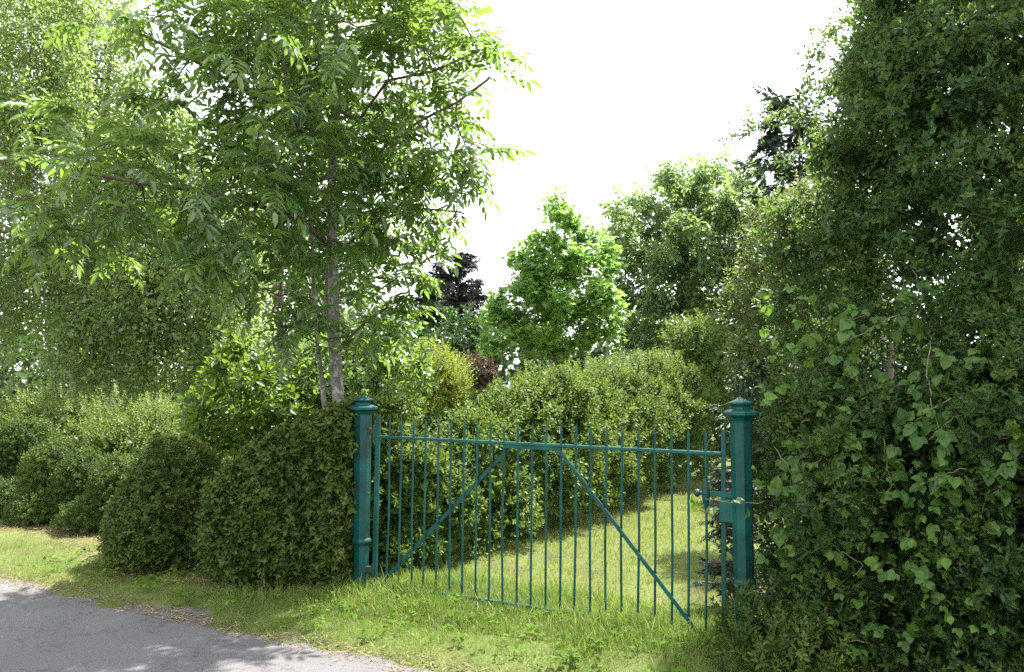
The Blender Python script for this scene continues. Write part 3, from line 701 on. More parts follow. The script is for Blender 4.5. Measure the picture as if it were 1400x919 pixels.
# ---- hedge running away along the grass drive
def drive_hedge():
    rng = np.random.default_rng(51); t = thing('drive_hedge', 'long shaggy sunlit hedge running back along the grass drive behind the gate', 'hedge', fr(-.1, 3.5))
    L0, L1 = .55, 9.6; nf = Noise(52, .35, 2); nl = Noise(53, .9, 2)
    def top(tt): return np.interp(tt, [.5, 1.0, 1.6, 2.0, 3.0, 5.0, 7, 9, 9.6], [.92, .96, 1.08, 1.22, 1.44, 1.66, 1.86, 1.96, 1.86])
    n = 16000; tt = L0 + (L1 - L0) * rng.random(n) ** 1.25; per = rng.random(n)
    a = per < .60; b = (per >= .60) & (per < .95); c = per >= .95
    face = np.interp(tt, [.5, 1.2, 2.7, 5.4, 8, 9.6], [.20, .28, .38, .60, .74, .76]); wid = .72
    h = top(tt) + .045 * nf(np.stack([tt, 0 * tt, 0 * tt], 1) * 1.6); z = np.where(a | c, rng.random(n) * h, h); s = np.where(a, face, np.where(b, face - wid * rng.random(n), face - wid))
    k = np.clip((z - (h - .4)) / .4, 0, 1); s = np.where(a, s - .28 * k ** 2, s)
    under = np.clip(1 - z / .4, 0, 1); s = np.where(a, s - .16 * under ** 1.5, s)
    z = np.where(b, z - .16 * (2 * (s - face + wid / 2) / wid) ** 2, z)
    N = np.zeros((n, 3)); N[a] = (U[0], U[1], .2); N[b] = (0, 0, 1); N[c] = (-U[0], -U[1], .2)
    # the near end closes towards the gate
    ne = 1700; s2 = rng.uniform(-.52, .22, ne); z2 = rng.random(ne) * 1.05; P2 = np.stack([GL[0] + s2 * U[0] + .5 * V[0], GL[1] + s2 * U[1] + .5 * V[1], z2], 1); N2 = np.tile(np.array([-V[0], -V[1], .2]), (ne, 1))
    P = np.stack([GL[0] + s * U[0] + tt * V[0], GL[1] + s * U[1] + tt * V[1], z], 1)
    P = np.concatenate([P, P2]); N = norm(np.concatenate([N, N2]))
    gap = nl(P * np.array([1, 1, .7])); keep = (P[:, 2] > .15) | (rng.random(len(P)) < .35); keep &= ~((gap < -.7) & (rng.random(len(P)) < .8)); P, N = P[keep], N[keep]
    g = Geo(); shell(g, rng, P, N, SPR_DRIVE, 1.0, .14, 1.0, .14, .6, .45, .8, 54)
    j = rng.choice(len(P), 9000); filler(g, rng, P[j], N[j], .15, .5, .14)
    # tall whippy shoots along the top
    m = 1100; ts = rng.uniform(1.2, 9.4, m); ss = np.interp(ts, [.5, 9.6], [.25, .7]) - rng.uniform(.15, .6, m); hz = top(ts) - .12 * np.clip(3 - ts, 0, 2)
    for q in range(4):
        P3 = np.stack([GL[0] + ss * U[0] + ts * V[0], GL[1] + ss * U[1] + ts * V[1], hz - .06 + .10 * q], 1) + rng.normal(0, .03, (m, 3)); kk = rng.random(m) < (1 - .24 * q)
        D3 = norm(np.array([0, 0, 1.0]) + .35 * rand_dir(rng, m)); scatter(g, rng, SPR_DRIVE, P3[kk], D3[kk], rand_dir(rng, int(kk.sum())), .85)
    g.obj('foliage', M['drive'], t, 'stuff')
    pts = []
    for k in range(22):
        t0 = rng.uniform(.5, 7); s0 = .08 + .05 * t0 - rng.uniform(0, .3); pts.append((fr(s0, t0, -.03), fr(s0 + rng.normal(0, .08), t0 + rng.normal(0, .1), rng.uniform(.5, 1.0))))
    stems(t, pts, 'twig', .011)
drive_hedge()

# ---- tall overgrown hedge on the right of the gate
def right_hedge():
    global HEDGE_R
    lobes = HEDGE_R = [E(3.66, .25, .35, .50, .62, .75), E(3.72, .30, 1.15, .50, .60, .70), E(4.4, .20, .4, .70, .70, .9), E(4.55, .30, 1.25, .75, .70, .8),
             E(5.3, .15, .4, .75, .75, 1.0), E(5.5, .25, 1.7, .8, .75, 1.0), E(6.2, .15, .5, .8, .75, 1.1), E(6.4, .2, 2.0, .8, .75, 1.0)]
    return bush('overgrown_hedge', 'tall dark overgrown privet hedge engulfing the latch post', 'hedge', lobes, 'privet', SPR_PRIV, 37000, 1.0, .09, 1.5, .10, 61, base=fr(4.6, .2), fill=44000, fsize=.15, nstem=12, rand=.7, cull=True)
right_hedge()

# ---- bramble growing through it
def tri_leaf(rng):
    parts = [(STEM, (0, 0, 0), (0, 1, 0), (0, 0, 1), .05)]
    for a, s in ((-68, .055), (68, .055), (0, .075)):
        a = math.radians(a + rng.normal(0, 8)); parts.append((LEAF_R, (0, .045 if a else .052, 0), (math.sin(a), math.cos(a), rng.normal(-.25, .15)), (rng.normal(0, .2), rng.normal(0, .2), 1), s * rng.uniform(.9, 1.15)))
    return assemble(parts)
def bramble():
    rng = np.random.default_rng(71); t = thing('bramble', 'sprawling bramble with pale three part leaves scrambling over the dark hedge', 'bramble', fr(4.3, -.45))
    tp = [tri_leaf(rng) for _ in range(6)]; mes = [make_mesh('leaf', v, f, .15 * np.modf(l * .618)[0]) for v, f, l in tp]
    for me in mes: me.materials.append(M['bramble'])
    # canes arch over the face of the hedge; given where the photograph shows leaves
    canes = [[(1180, 560), (1150, 590), (1110, 640), (1070, 680), (1020, 690), (965, 682)], [(1230, 430), (1190, 450), (1150, 470), (1120, 500), (1090, 545)],
             [(1330, 400), (1360, 440), (1385, 470), (1390, 520)], [(1280, 440), (1265, 500), (1275, 560), (1290, 610)], [(1160, 560), (1165, 610), (1190, 640)],
             [(1210, 600), (1215, 650), (1240, 690)], [(1060, 610), (1085, 650), (1070, 700), (1075, 760)], [(1240, 520), (1200, 545), (1170, 560)],
             [(1300, 545), (1260, 570), (1235, 590)], [(1250, 370), (1262, 400), (1255, 430)], [(1120, 720), (1140, 750), (1180, 770), (1165, 790)], [(1100, 890), (1060, 880), (1040, 905)],
             [(1130, 640), (1110, 660), (1090, 640)], [(1390, 400), (1350, 420), (1310, 440)], [(1380, 660), (1350, 680), (1330, 720)], [(1345, 580), (1370, 600), (1395, 590)], [(1180, 880), (1140, 870), (1110, 895)],
             [(1225, 660), (1200, 680), (1185, 700)], [(1140, 460), (1160, 440), (1185, 430)], [(1270, 600), (1300, 575), (1330, 560)], [(1320, 640), (1290, 650), (1270, 665)], [(1100, 600), (1130, 590), (1150, 610)]]
    def on_hedge(px, py, off):
        # where the sight line meets the hedge
        d = norm((W(px, py, 5.0) - VIEW)[None])[0]; best = 9e9
        for c, r in HEDGE_R:
            o = (VIEW - c) / r; q = d / r; A = q @ q; B = 2 * (o @ q); C = o @ o - 1; disc = B * B - 4 * A * C
            if disc > 0: best = min(best, (-B - math.sqrt(disc)) / (2 * A))
        if best > 20: best = (W(px, py, 5.0) - VIEW)[1] / d[1]
        return VIEW + d * (best - off)
    LP, LD, LN, LS = [], [], [], []
    for c in canes:
        c = np.array(c, float); tt = np.linspace(0, len(c) - 1, 4 * len(c)); cc = np.stack([np.interp(tt, np.arange(len(c)), c[:, i]) for i in range(2)], 1)
        off = .07 + .03 * rng.random()
        pts = np.array([on_hedge(px, py, off) for px, py in cc]); pts[1:-1] = (pts[1:-1] * 2 + pts[:-2] + pts[2:]) / 4; pts += rng.normal(0, .006, pts.shape)
        pts = np.concatenate([[pts[0] * 1.05 - VIEW * .05], pts])
        g = Geo(); tube_path(g, pts, np.linspace(.0035, .0016, len(pts)), 5); g.obj('cane', M['cane'], t, smooth=True)
        for i in range(1, len(pts)):
            for _ in range(int(rng.choice([0, 0, 1, 1]))):
                tow = norm((VIEW - pts[i])[None])[0]
                LP.append(pts[i] + rng.normal(0, .018, 3)); LD.append(rand_dir(rng, 1)[0] * .8 + np.array([0, 0, -.35]) + tow * .25); LN.append(np.array([0, 0, .9]) + tow * .8 + .55 * rand_dir(rng, 1)[0]); LS.append(rng.uniform(.7, 1.2))
    while len(LP) < 296:                                            # single leaves pushing through elsewhere
        px, py = rng.uniform(1045, 1400), 380 + 400 * rng.random() ** 1.3; p = on_hedge(px, py, .10); tow = norm((VIEW - p)[None])[0]
        for _ in range(int(rng.integers(1, 3))):
            LP.append(p + rng.normal(0, .035, 3)); LD.append(rand_dir(rng, 1)[0] * .8 + np.array([0, 0, -.35]) + tow * .25); LN.append(np.array([0, 0, .9]) + tow * .8 + .55 * rand_dir(rng, 1)[0]); LS.append(rng.uniform(.55, 1.1))
    EP, ED, EN = [], [], []
    for _ in range(260):                                            # the smaller leaves further in, too many to pick apart
        px, py = rng.uniform(1040, 1400), rng.uniform(400, 900); p = on_hedge(px, py, rng.uniform(.02, .09)); tow = norm((VIEW - p)[None])[0]
        EP.append(p); ED.append(rand_dir(rng, 1)[0] * .8 + np.array([0, 0, -.35]) + tow * .25); EN.append(np.array([0, 0, .9]) + tow * .7 + .55 * rand_dir(rng, 1)[0])
    g = Geo(); scatter(g, rng, tp, np.array(EP), np.array(ED), np.array(EN), rng.uniform(.5, .95, len(EP))); g.obj('small_leaves', M['bramble'], t, 'stuff')
    k = 0
    for p, d, nn, s in zip(LP, LD, LN, LS):
        if k >= 298: break
        d = norm(d[None])[0]; nn = norm((nn - d * (nn @ d))[None])[0]; x = np.cross(d, nn)
        o = link('leaf', mes[int(rng.integers(0, 6))], None, t); k += 1
        o.matrix_basis = Matrix(((x[0], d[0], nn[0], p[0]), (x[1], d[1], nn[1], p[1]), (x[2], d[2], nn[2], p[2]), (0, 0, 0, 1))) @ Matrix.Scale(float(s), 4)
bramble()

# ---- broadleaved trees grown from a skeleton
def tree(name, label, root, trunk, lobes, natt, step, leaf_mat_, bark, tpls, per, size, seed, r0, rmax_leaf=.012, tip=.005, droop=0.0, kill=None, infl=None, up=.2, group=None, shoots=None, spread=.8, ntri=10, extra=1.0, flat=1.0):
    rng = np.random.default_rng(seed); t = thing(name, label, 'tree', root, group)
    nodes = [np.array(root) + (0, 0, -.2)] + [np.array(p) for p in trunk]; par = list(range(-1, len(nodes) - 1))
    att = lobes_points(rng, lobes, natt)
    if shoots:
        for sh, at in shoots:
            p = at
            sh = np.array(sh); u_ = np.linspace(0, len(sh) - 1, 3 * len(sh)); sh = np.stack([np.interp(u_, np.arange(len(sh)), sh[:, i]) for i in range(3)], 1)
            for q in sh: nodes.append(np.array(q)); par.append(p); p = len(nodes) - 1
    P, pr = colonize(nodes, par, att, step, step * 6, kill or step * 1.5, rng, 70, (0, 0, .06))
    R = pipe_radii(P, pr, tip, 2.2); R = R * (r0 / max(R[0], 1e-6)) if R[0] > r0 else R
    nt_ = len(trunk) + 1; R[:nt_] = np.maximum(R[:nt_], np.linspace(r0, r0 * .35, nt_)); R = np.maximum(R, tip * .6)
    if shoots: R[nt_:len(nodes)] = np.minimum(R[nt_:len(nodes)], .006)
    sel = np.arange(len(P)) < nt_; g = Geo(); tubes(g, P, pr, R, ntri, sel); g.obj('trunk', M[bark], t, smooth=True)
    g = Geo(); tubes(g, P, pr, R, 4, ~sel); g.obj('branches', M[bark], t, 'stuff')
    D = dirs_of(P, pr); kids = np.bincount(pr[pr >= 0], minlength=len(P)); idx = np.where((R < rmax_leaf) & (np.arange(len(P)) >= nt_))[0]
    cnt = np.where(idx < len(nodes), 4, np.where(kids[idx] == 0, per * 2, per)); idx = np.repeat(idx, cnt); n = len(idx)
    Q = P[idx] - D[idx] * (rng.random(n) * step)[:, None] + rand_dir(rng, n) * step * spread * (rng.random(n) ** .7 * np.where(idx < len(nodes), .25, 1.0))[:, None]
    Dl = norm(D[idx] * .4 + rand_dir(rng, n) + np.array([0, 0, up - droop])); N = np.array([0, 0, flat]) + .6 * rand_dir(rng, n)
    g = Geo(); scatter(g, rng, tpls, Q, Dl, N, size * rng.uniform(.7, 1.25, n) * np.where(idx < len(nodes), .72, 1.0)); g.obj('crown', M[leaf_mat_], t, 'stuff')
    return P, pr, R, t

# hawthorn growing up out of the right hedge
root = fr(4.9, .95)
haw_sh = [([W(1290, 60, 5.6), W(1245, 10, 5.5), W(1205, -10, 5.4), W(1175, 8, 5.3), W(1140, 45, 5.25), W(1112, 78, 5.2), W(1098, 96, 5.2)], 4),
          ([W(1280, 150, 5.5), W(1210, 168, 5.4), W(1140, 165, 5.35), (W(1080, 160, 5.3)), W(1035, 172, 5.3), W(1000, 186, 5.3)], 3),
          ([W(1240, 250, 5.6), W(1160, 225, 5.6), W(1105, 215, 5.6), W(1065, 235, 5.6)], 3), ([W(1220, 120, 5.5), W(1160, 90, 5.5), W(1130, 110, 5.5), W(1110, 150, 5.5)], 4),
          ([W(1240, 300, 5.7), W(1150, 275, 5.8), W(1085, 285, 5.8), W(1045, 315, 5.8)], 3), ([W(1260, 20, 5.5), W(1210, 30, 5.4), W(1170, 60, 5.4), W(1150, 110, 5.4)], 4),
          ([W(1230, 60, 5.5), W(1200, 10, 5.5), W(1190, -30, 5.5)], 3),
          ([W(1300, 30, 5.4), W(1240, 40, 5.3), W(1200, 80, 5.3), W(1180, 120, 5.3)], 4)]
tree('hawthorn_tree', 'dark leafy hawthorn with long arching shoots growing up out of the overgrown hedge', root,
     [root + (0, 0, .8), root + (-.05, .05, 1.6), root + (-.15, .05, 2.3), root + (-.12, .1, 3.0), root + (0, .1, 3.8)],
     [plx(1300, 120, 5.6, 130, 150, 170), plx(1230, 230, 5.6, 110, 110, 150), plx(1180, 330, 5.7, 110, 80, 120), plx(1340, 280, 5.2, 140, 130, 140), plx(1290, -20, 5.6, 110, 100, 140), plx(1370, 80, 5.0, 110, 160, 130), plx(1400, -60, 5.3, 120, 120, 150), plx(1220, 110, 5.5, 55, 70, 80), plx(1130, 430, 6.0, 75, 80, 70), plx(1230, 420, 5.5, 100, 75, 80), plx(1340, 400, 5.0, 100, 80, 80), plx(1400, 250, 4.9, 80, 110, 80), plx(1115, 340, 6.1, 55, 60, 60), plx(1085, 430, 6.2, 45, 70, 55)],
     1650, .13, 'haw', 'bark', SPR_HAW, 13, 1.30, 81, .075, .009, .0032, shoots=haw_sh, extra=1, spread=.9)
# reddish plum behind the post
root = fr(3.9, 3.4)
tree('plum_tree', 'small bushy plum tree with bronze tinged leaves, behind the latch post', root,
     [root + (0, 0, .8), root + (0, 0, 1.5), root + (.05, 0, 2.2)],
     [plx(1070, 370, 8.6, 75, 80, 90), plx(1120, 320, 8.6, 95, 80, 100), plx(1030, 410, 8.8, 50, 55, 60), plx(1150, 420, 8.5, 80, 80, 90), plx(1040, 330, 8.8, 45, 40, 60), plx(1050, 470, 8.6, 55, 60, 60)],
     800, .15, 'plum', 'bark', SPR_HAW, 12, 1.2, 82, .06, .010, .0035, spread=.9)
# walnut
root = np.array([5.35, 24.0, 0.0])
SPR_WAL = [pinnate(np.random.default_rng(90 + q), leaf2(.24, .08, .15), 3, .34, .19, .5) for q in range(4)]
tree('walnut_tree', 'broad rounded walnut tree with drooping dull green leaves standing far behind the hedge', root,
     [root + (0, 0, 1.5), root + (.05, 0, 2.8), root + (.1, 0, 4.2), root + (.2, 0, 5.4)],
     [plx(935, 330, 24, 120, 100, 120), plx(960, 255, 24, 85, 48, 90), plx(870, 290, 23.5, 60, 45, 70), plx(890, 400, 23.5, 80, 70, 90), plx(1000, 380, 24, 90, 90, 100), plx(1020, 270, 24.5, 50, 50, 70), plx(920, 240, 24, 40, 30, 50), plx(930, 450, 23.5, 110, 45, 100)],
     1000, .42, 'walnut', 'bark', SPR_WAL, 15, .95, 83, .16, .035, .012, droop=.45, spread=.8)
# maple
root = np.array([0.95, 18.0, 0.0])
LOB = [lobed()]
tree('maple_tree', 'bright green young maple tree with pointed top, standing behind the drive hedge', root,
     [root + (0, 0, 1.2), root + (0, 0, 2.4), root + (.05, 0, 3.4)],
     [plx(760, 420, 18, 95, 65, 90), plx(775, 350, 18, 72, 55, 70), plx(770, 295, 18, 36, 36, 40), plx(712, 425, 18, 60, 42, 60), plx(815, 420, 18, 45, 65, 60), plx(725, 375, 18, 45, 35, 50), plx(690, 465, 17.8, 50, 25, 50), plx(825, 355, 18, 28, 45, 40), plx(767, 268, 18, 12, 14, 14)],
     850, .28, 'maple', 'bark', LOB, 44, .165, 84, .08, .022, .007, droop=.25, spread=1.15, flat=1.5)
# dark tree behind the ash
root = np.array([-6.2, 21.0, 0.0])
SPR_DK = [sprig(np.random.default_rng(97), LEAF_S, 4, .34, .18, 58) for q in range(3)]
tree('dark_tree', 'tall dark leaved tree behind the ash tree crown', root,
     [root + (0, 0, 2.5), root + (0, 0, 5), root + (0, .1, 8), root + (0, .1, 10.5)],
     [plx(390, 70, 21, 90, 90, 90), plx(365, 10, 21, 85, 70, 85), plx(450, 180, 21, 75, 80, 80), plx(480, 330, 21, 60, 90, 70), plx(390, 260, 21, 80, 90, 80), plx(420, 420, 21, 80, 70, 70)],
     440, .55, 'dark', 'bark', SPR_DK, 7, 1.15, 85, .2, .04, .012, spread=.9)

# ---- weeping birches
def birch(label, root, lobes, natt, seed, nstr, lean=0.0, h=8.0, size=.062):
    rng = np.random.default_rng(seed); t = thing('weeping_birch', label, 'tree', root, 'weeping birches in the garden')
    nodes = [np.array(root) + (0, 0, -.2)] + [np.array(root) + (lean * z * .1, rng.normal(0, .06), z) for z in np.linspace(1, h, 8)]; par = list(range(-1, 8))
    att = lobes_points(rng, lobes, natt); P, pr = colonize(nodes, par, att, .4, 2.5, .55, rng, 60, (0, 0, .05))
    R = pipe_radii(P, pr, .008, 2.2); R[:9] = np.maximum(R[:9], np.linspace(.15, .04, 9)); R = np.minimum(R, .16)
    sel = np.arange(len(P)) < 9; g = Geo(); tubes(g, P, pr, R, 10, sel); g.obj('trunk', M['birch_bark'], t, smooth=True)
    g = Geo(); tubes(g, P, pr, R, 5, ~sel); g.obj('branches', M['bark'], t, 'stuff')
    idx = rng.choice(np.where(~sel)[0], nstr); ln = rng.uniform(.7, 2.2, nstr); top = P[idx] + rng.normal(0, .15, (nstr, 3)); ln = np.minimum(ln, np.maximum(top[:, 2] - .9, .3))
    hd = rand_dir(rng, nstr); hd[:, 2] = 0
    g = Geo(); allP = []
    K = 16
    for k in range(K):
        f = (k + rng.random(nstr)) / K
        Q = top + hd * (.35 * np.sqrt(f) * 0.8)[:, None]; Q[:, 2] += .12 * f - ln * f ** 1.3; Q += rng.normal(0, .06, Q.shape); allP.append(Q)
    Q = np.concatenate(allP); Q = np.concatenate([Q, Q + rng.normal(0, .05, Q.shape)]); n = len(Q)
    D = norm(np.array([0, 0, -.35]) + rand_dir(rng, n)); scatter(g, rng, [leaf2(.36, .05, .1)], Q, D, rand_dir(rng, n) + np.array([0, -.2, .3]), size * rng.uniform(.7, 1.3, n))
    g.obj('crown', M['birch'], t, 'stuff')
    g = Geo(); vs = []
    for k in range(5):
        f0, f1 = k / 5, (k + 1) / 5
        a = top + hd * (.28 * math.sqrt(f0)); a[:, 2] += .12 * f0 - ln * f0 ** 1.3; b = top + hd * (.28 * math.sqrt(f1)); b[:, 2] += .12 * f1 - ln * f1 ** 1.3
        vs.append((a, b))
    for a, b in vs:
        v = np.stack([a, a + (.008, 0, 0), b], 1).reshape(-1, 3); g.add(v, np.arange(len(v)).reshape(-1, 3))
    g.obj('strands', M['twig'], t, 'stuff')
birch('weeping birch with dark leaning trunk and fine hanging twigs, behind the fluffy garden shrubs', np.array([-8.6, 15.6, 0]),
      [plx(110, 180, 15.6, 170, 150, 170), plx(30, 330, 15, 130, 120, 130), plx(60, 20, 15.6, 150, 120, 150), plx(180, 400, 15, 100, 70, 100)], 380, 101, 2900, .6, 9, .07)
birch('slimmer weeping birch with pale trunk, behind the lush bush beside the ash tree', np.array([-7.4, 14.8, 0]),
      [plx(230, 380, 14.6, 110, 90, 110), plx(300, 440, 14.2, 80, 60, 80), plx(150, 430, 14.6, 90, 60, 90), plx(260, 250, 14.8, 110, 110, 110), plx(330, 330, 14.4, 60, 70, 60)], 320, 102, 1250, .3, 6.5, .078)

# ---- conifers
def spray(rng, L=.6, n=22, w=.05):
    """a flattish drooping spray of needled twigs"""
    parts = [(STEM, (0, 0, 0), (0, 1, 0), (0, 0, 1), L)]; blade = leaf2(.16, .02, .25)
    for k in range(n):
        y = L * (k + .5) / n; sg = 1 if k % 2 else -1; ln = L * .48 * (1 - .75 * k / n) * rng.uniform(.7, 1.2); a = math.radians(rng.normal(52, 10))
        parts.append((blade, (0, y, -.12 * y * y), (sg * math.sin(a), math.cos(a), rng.normal(-.15, .15)), (rng.normal(0, .4), 0, 1), ln))
    return assemble(parts)
def conifer(name, label, root, h, rad, mat, seed, whorls, perw, z0=.6, shape=1.0, size=1.0, droop=.25, sparse=1.0, bark='bark', tr=.1):
    rng = np.random.default_rng(seed); t = thing(name, label, 'tree', root); root = np.array(root, float)
    tp = [spray(rng) for _ in range(3)]; g = Geo(); zs = np.linspace(0, h, 8)
    tube_path(g, np.stack([root[0] + .02 * zs, np.full(8, root[1]), zs - .1], 1), np.linspace(tr, .012, 8), 8); g.obj('trunk', M[bark], t, smooth=True)
    gb = Geo(); P, D = [], []
    for w in range(whorls):
        z = z0 + (h - z0) * (w + rng.uniform(-.3, .3)) / whorls; f = 1 - (z - z0) / (h - z0); R = rad * max(f, .03) ** shape * rng.uniform(.75, 1.15)
        for b in range(perw):
            if rng.random() > sparse: continue
            a = rng.uniform(0, 2 * math.pi); d = np.array([math.cos(a), math.sin(a), 0.0]); rr = R * rng.uniform(.6, 1.1); o = root + (0, 0, z)
            m = max(3, int(rr / .22)); q = np.linspace(0, 1, m)
            pts = o + d * (q * rr)[:, None] + np.array([0, 0, 1.0]) * (.18 * rr * q - droop * rr * q ** 2 * 1.6)[:, None]
            tube_path(gb, pts, np.linspace(.022, .005, m), 4)
            for i in range(1, m):
                for _ in range(2):
                    P.append(pts[i]); D.append(d * .7 + rand_dir(rng, 1)[0] * .75 + np.array([0, 0, -.25]))
    gb.obj('branches', M['bark'], t, 'stuff')
    P = np.array(P); D = np.array(D); g = Geo(); scatter(g, rng, tp, P, D, np.array([0, 0, 1.0]) + .5 * rand_dir(rng, len(P)), size * rng.uniform(.6, 1.2, len(P))); g.obj('crown', M[mat], t, 'stuff')
p = W(1092, 530, 16); conifer('conifer_tree', 'tall thin dark conifer with bare patches on its trunk, behind the hawthorn', (p[0], p[1], 0), 7.8, 1.5, 'conifer', 111, 26, 6, 1.4, .45, .9, .3, .8, tr=.07)
p = W(1180, 530, 17.0); conifer('conifer_tree', 'taller dark conifer with feathery drooping tip, behind the thin one', (p[0], p[1], 0), 9.2, 1.6, 'conifer', 112, 28, 5, 1.0, .8, .85, .3, .8, tr=.08)
p = W(622, 530, 36); conifer('cedar_tree', 'far dark purplish layered cedar between the ash and the maple', (p[0], p[1], 0), 7.9, 2.3, 'copper', 113, 22, 7, .8, .5, 1.35, .05, 1.0, tr=.2)
p = W(584, 530, 27); conifer('cypress_tree', 'narrow green cypress in front of the purplish cedar', (p[0], p[1], 0), 5.4, .8, 'cypress', 114, 26, 8, .5, .4, .75, -.1, 1.0, tr=.12)
p = W(1030, 470, 11.5); conifer('cypress_tree', 'low dark spreading conifer behind the latch post and beneath the plum', (p[0] + .25, p[1], 0), 2.6, .85, 'cypress', 115, 16, 9, .5, .35, .5, .25, 1.0, tr=.07)
p = W(1003, 700, 6.2); conifer('young_conifer', 'small dark conifer poking out beside the latch post', (p[0], p[1], 0), 1.05, .30, 'conifer', 116, 14, 5, .12, .35, .20, .1, 1.0, tr=.025)

# ---- garden shrubs
bush('lime_shrub', 'round yellow green shrub in the garden seen above the gate', 'shrub', [plx(592, 520, 16, 44, 42, 44), plx(565, 535, 16, 26, 40, 30), plx(618, 535, 16, 26, 34, 30)], 'lime', SPR_FINE, 2200, .95, .08, 1.6, .15, 121, zmin=.02, fill=800, fsize=.16, up=.8)
bush('copper_shrub', 'small reddish brown shrub beside the yellow green round shrub', 'shrub', [plx(655, 512, 19, 24, 22, 24)], 'copper_shrub', SPR_FINE, 500, .9, .08, 1.6, .15, 122, zmin=.02, fill=400, fsize=.16)
bush('ivy_bush', 'rounded green climber clump peeping over the end of the drive hedge', 'shrub', [plx(962, 458, 15, 28, 22, 28), plx(950, 500, 15, 40, 50, 40)], 'drive', SPR_DRIVE, 1200, 1.35, .08, 1.6, .12, 123, zmin=.02, fill=700, fsize=.16)
def lush():
    rng = np.random.default_rng(131); lob = [plx(330, 545, 8.7, 55, 55, 50), plx(365, 575, 8.6, 50, 40, 45), plx(318, 500, 8.8, 22, 35, 25), plx(290, 590, 8.7, 35, 40, 40)]
    c = np.mean([l[0] for l in lob], 0); t = thing('leafy_shrub', 'fresh green leafy shrub rising behind the clipped wedge near the ash trunk', 'shrub', (c[0], c[1], 0))
    P, N = ellip_surface(rng, lob, 620, .1); P = P - N * (rng.exponential(.10, len(P)))[:, None]; D = norm(N * .5 + np.array([0, 0, .5]) + .7 * rand_dir(rng, len(P)))
    g = Geo(); scatter(g, rng, SPR_LUSH, P, D, rand_dir(rng, len(P)) * .6 + np.array([0, 0, 1.0]), rng.uniform(.75, 1.2, len(P))); g.obj('foliage', M['lush'], t, 'stuff')
    stems(t, [((c[0] + x, c[1] + .05 * k, -.03), W(px, py, 8.7)) for k, (x, px, py) in enumerate([(-.3, 300, 470), (-.1, 318, 480), (0, 330, 520), (.1, 355, 560), (.2, 375, 570)])], 'twig', .010)
lush()
for k, (px, py, d, rx, rz, lab) in enumerate([(60, 590, 12.0, 62, 50, 'pale feathery shrub at the outer end behind the big round mound'), (130, 585, 12.4, 52, 42, 'pale feathery shrub with upright wisps in front of the dark birch trunk'),
                                             (185, 592, 10.8, 62, 36, 'darker soft rounded shrub directly behind the double topped mound'), (245, 588, 11.4, 42, 38, 'wispy yellowish flowering shrub behind the tall clipped dome'), (-20, 580, 12.5, 50, 50, 'pale feathery shrub half out of view past the birch')]):
    bush('garden_shrub', lab, 'shrub', [plx(px, py + 10, d, rx, rz, rx), plx(px + 15, py + 30, d, rx * .9, rz, rx * .9), plx(px - 18, py - 6, d, rx * .5, rz * .75, rx * .5)], 'fluff', SPR_FINE, 1700, .85, .12, 1.8, .15, 141 + k, 'soft shrubs behind the clipped mounds', zmin=.02, fill=700, fsize=.16, up=.9)
bush('weed_clump', 'low nettles and weeds crowding the foot of the latch post', 'weeds', [E(3.20, -.24, .02, .22, .18, .24), E(3.4, -.48, .0, .32, .24, .28)], 'clip', SPR_PRIV, 900, .9, .06, 3, .06, 154, zmin=.01, fill=0, up=.9, nstem=0)
bush('laurel_shrub', 'dark leafy undergrowth round the foot of the ash trunk', 'shrub', [E(-.42, .62, .75, .38, .42, .80), E(-.15, .85, .65, .35, .4, .72), E(-.75, .75, .55, .35, .4, .62)], 'clip', SPR_PRIV, 1500, 1.0, .10, 2, .12, 151, zmin=.05, fill=1000, fsize=.10)
bush('ivy_shrub', 'ivy and leafy shrub behind the hinge post, under the ash tree', 'shrub', [plx(520, 500, 9.6, 45, 75, 50), plx(480, 520, 9.4, 55, 60, 60), plx(545, 470, 10, 25, 50, 35), plx(420, 540, 9.4, 50, 60, 55)], 'ash', SPR_LUSH, 1100, .85, .12, 1.5, .15, 152, zmin=.05, fill=700, fsize=.16)
# garden beds and the wood beyond
for k, (x, y, w, h, lab) in enumerate([(-12.5, 21, 3.2, 2.2, 'dark bed of garden bushes under the leaning birch'), (-6.2, 19.5, 3.0, 1.9, 'dark bank of bushes under the slimmer birch'), (-3.0, 23, 2.2, 1.6, 'bank of bushes behind the yellow green shrub'), (3.4, 27, 3.0, 2.8, 'bank of bushes under the far walnut'), (.2, 24.5, 2.6, 3.6, 'tall bank of bushes close behind the maple'), (8.5, 20, 3.0, 3.0, 'tall bank of bushes behind the plum tree')]):
    bush('bush_bank', lab, 'bush', [(np.array([x, y, h * .4]), np.array([w, 1.4, h * .6])), (np.array([x + w * .5, y + .4, h * .35]), np.array([w * .6, 1.2, h * .5])), (np.array([x - w * .6, y + .5, h * .4]), np.array([w * .6, 1.2, h * .6]))], 'dark', SPR_DK, 1700, 1.25, .25, .5, .25, 161 + k, 'bushes in the garden beyond', fill=700, fsize=.4, nstem=0)
SPR_FAR = [sprig(np.random.default_rng(171 + q), LEAF_S, 4, .8, .42, 58) for q in range(2)]
rngF = np.random.default_rng(172)
spots = [(-30, 42, 9), (-22, 38, 10), (-16, 44, 11), (-9.5, 40, 8), (3.2, 52, 5.5), (8, 48, 7), (15, 40, 10), (23, 36, 11), (31, 42, 10), (-4.5, 50, 6)]
far_lab = ['broad far tree at the outer edge of the garden past both birches', 'tall far tree behind the leaning birch', 'tallest far tree filling the gap between the two birches', 'far tree behind the ash trunk',
           'small far tree peeping between cedar and maple', 'far tree behind the walnut crown', 'far tree behind the thin conifers', 'tall far tree behind the hawthorn', 'far tree beyond the overgrown hedge, hidden by it', 'low far tree behind the cedar']
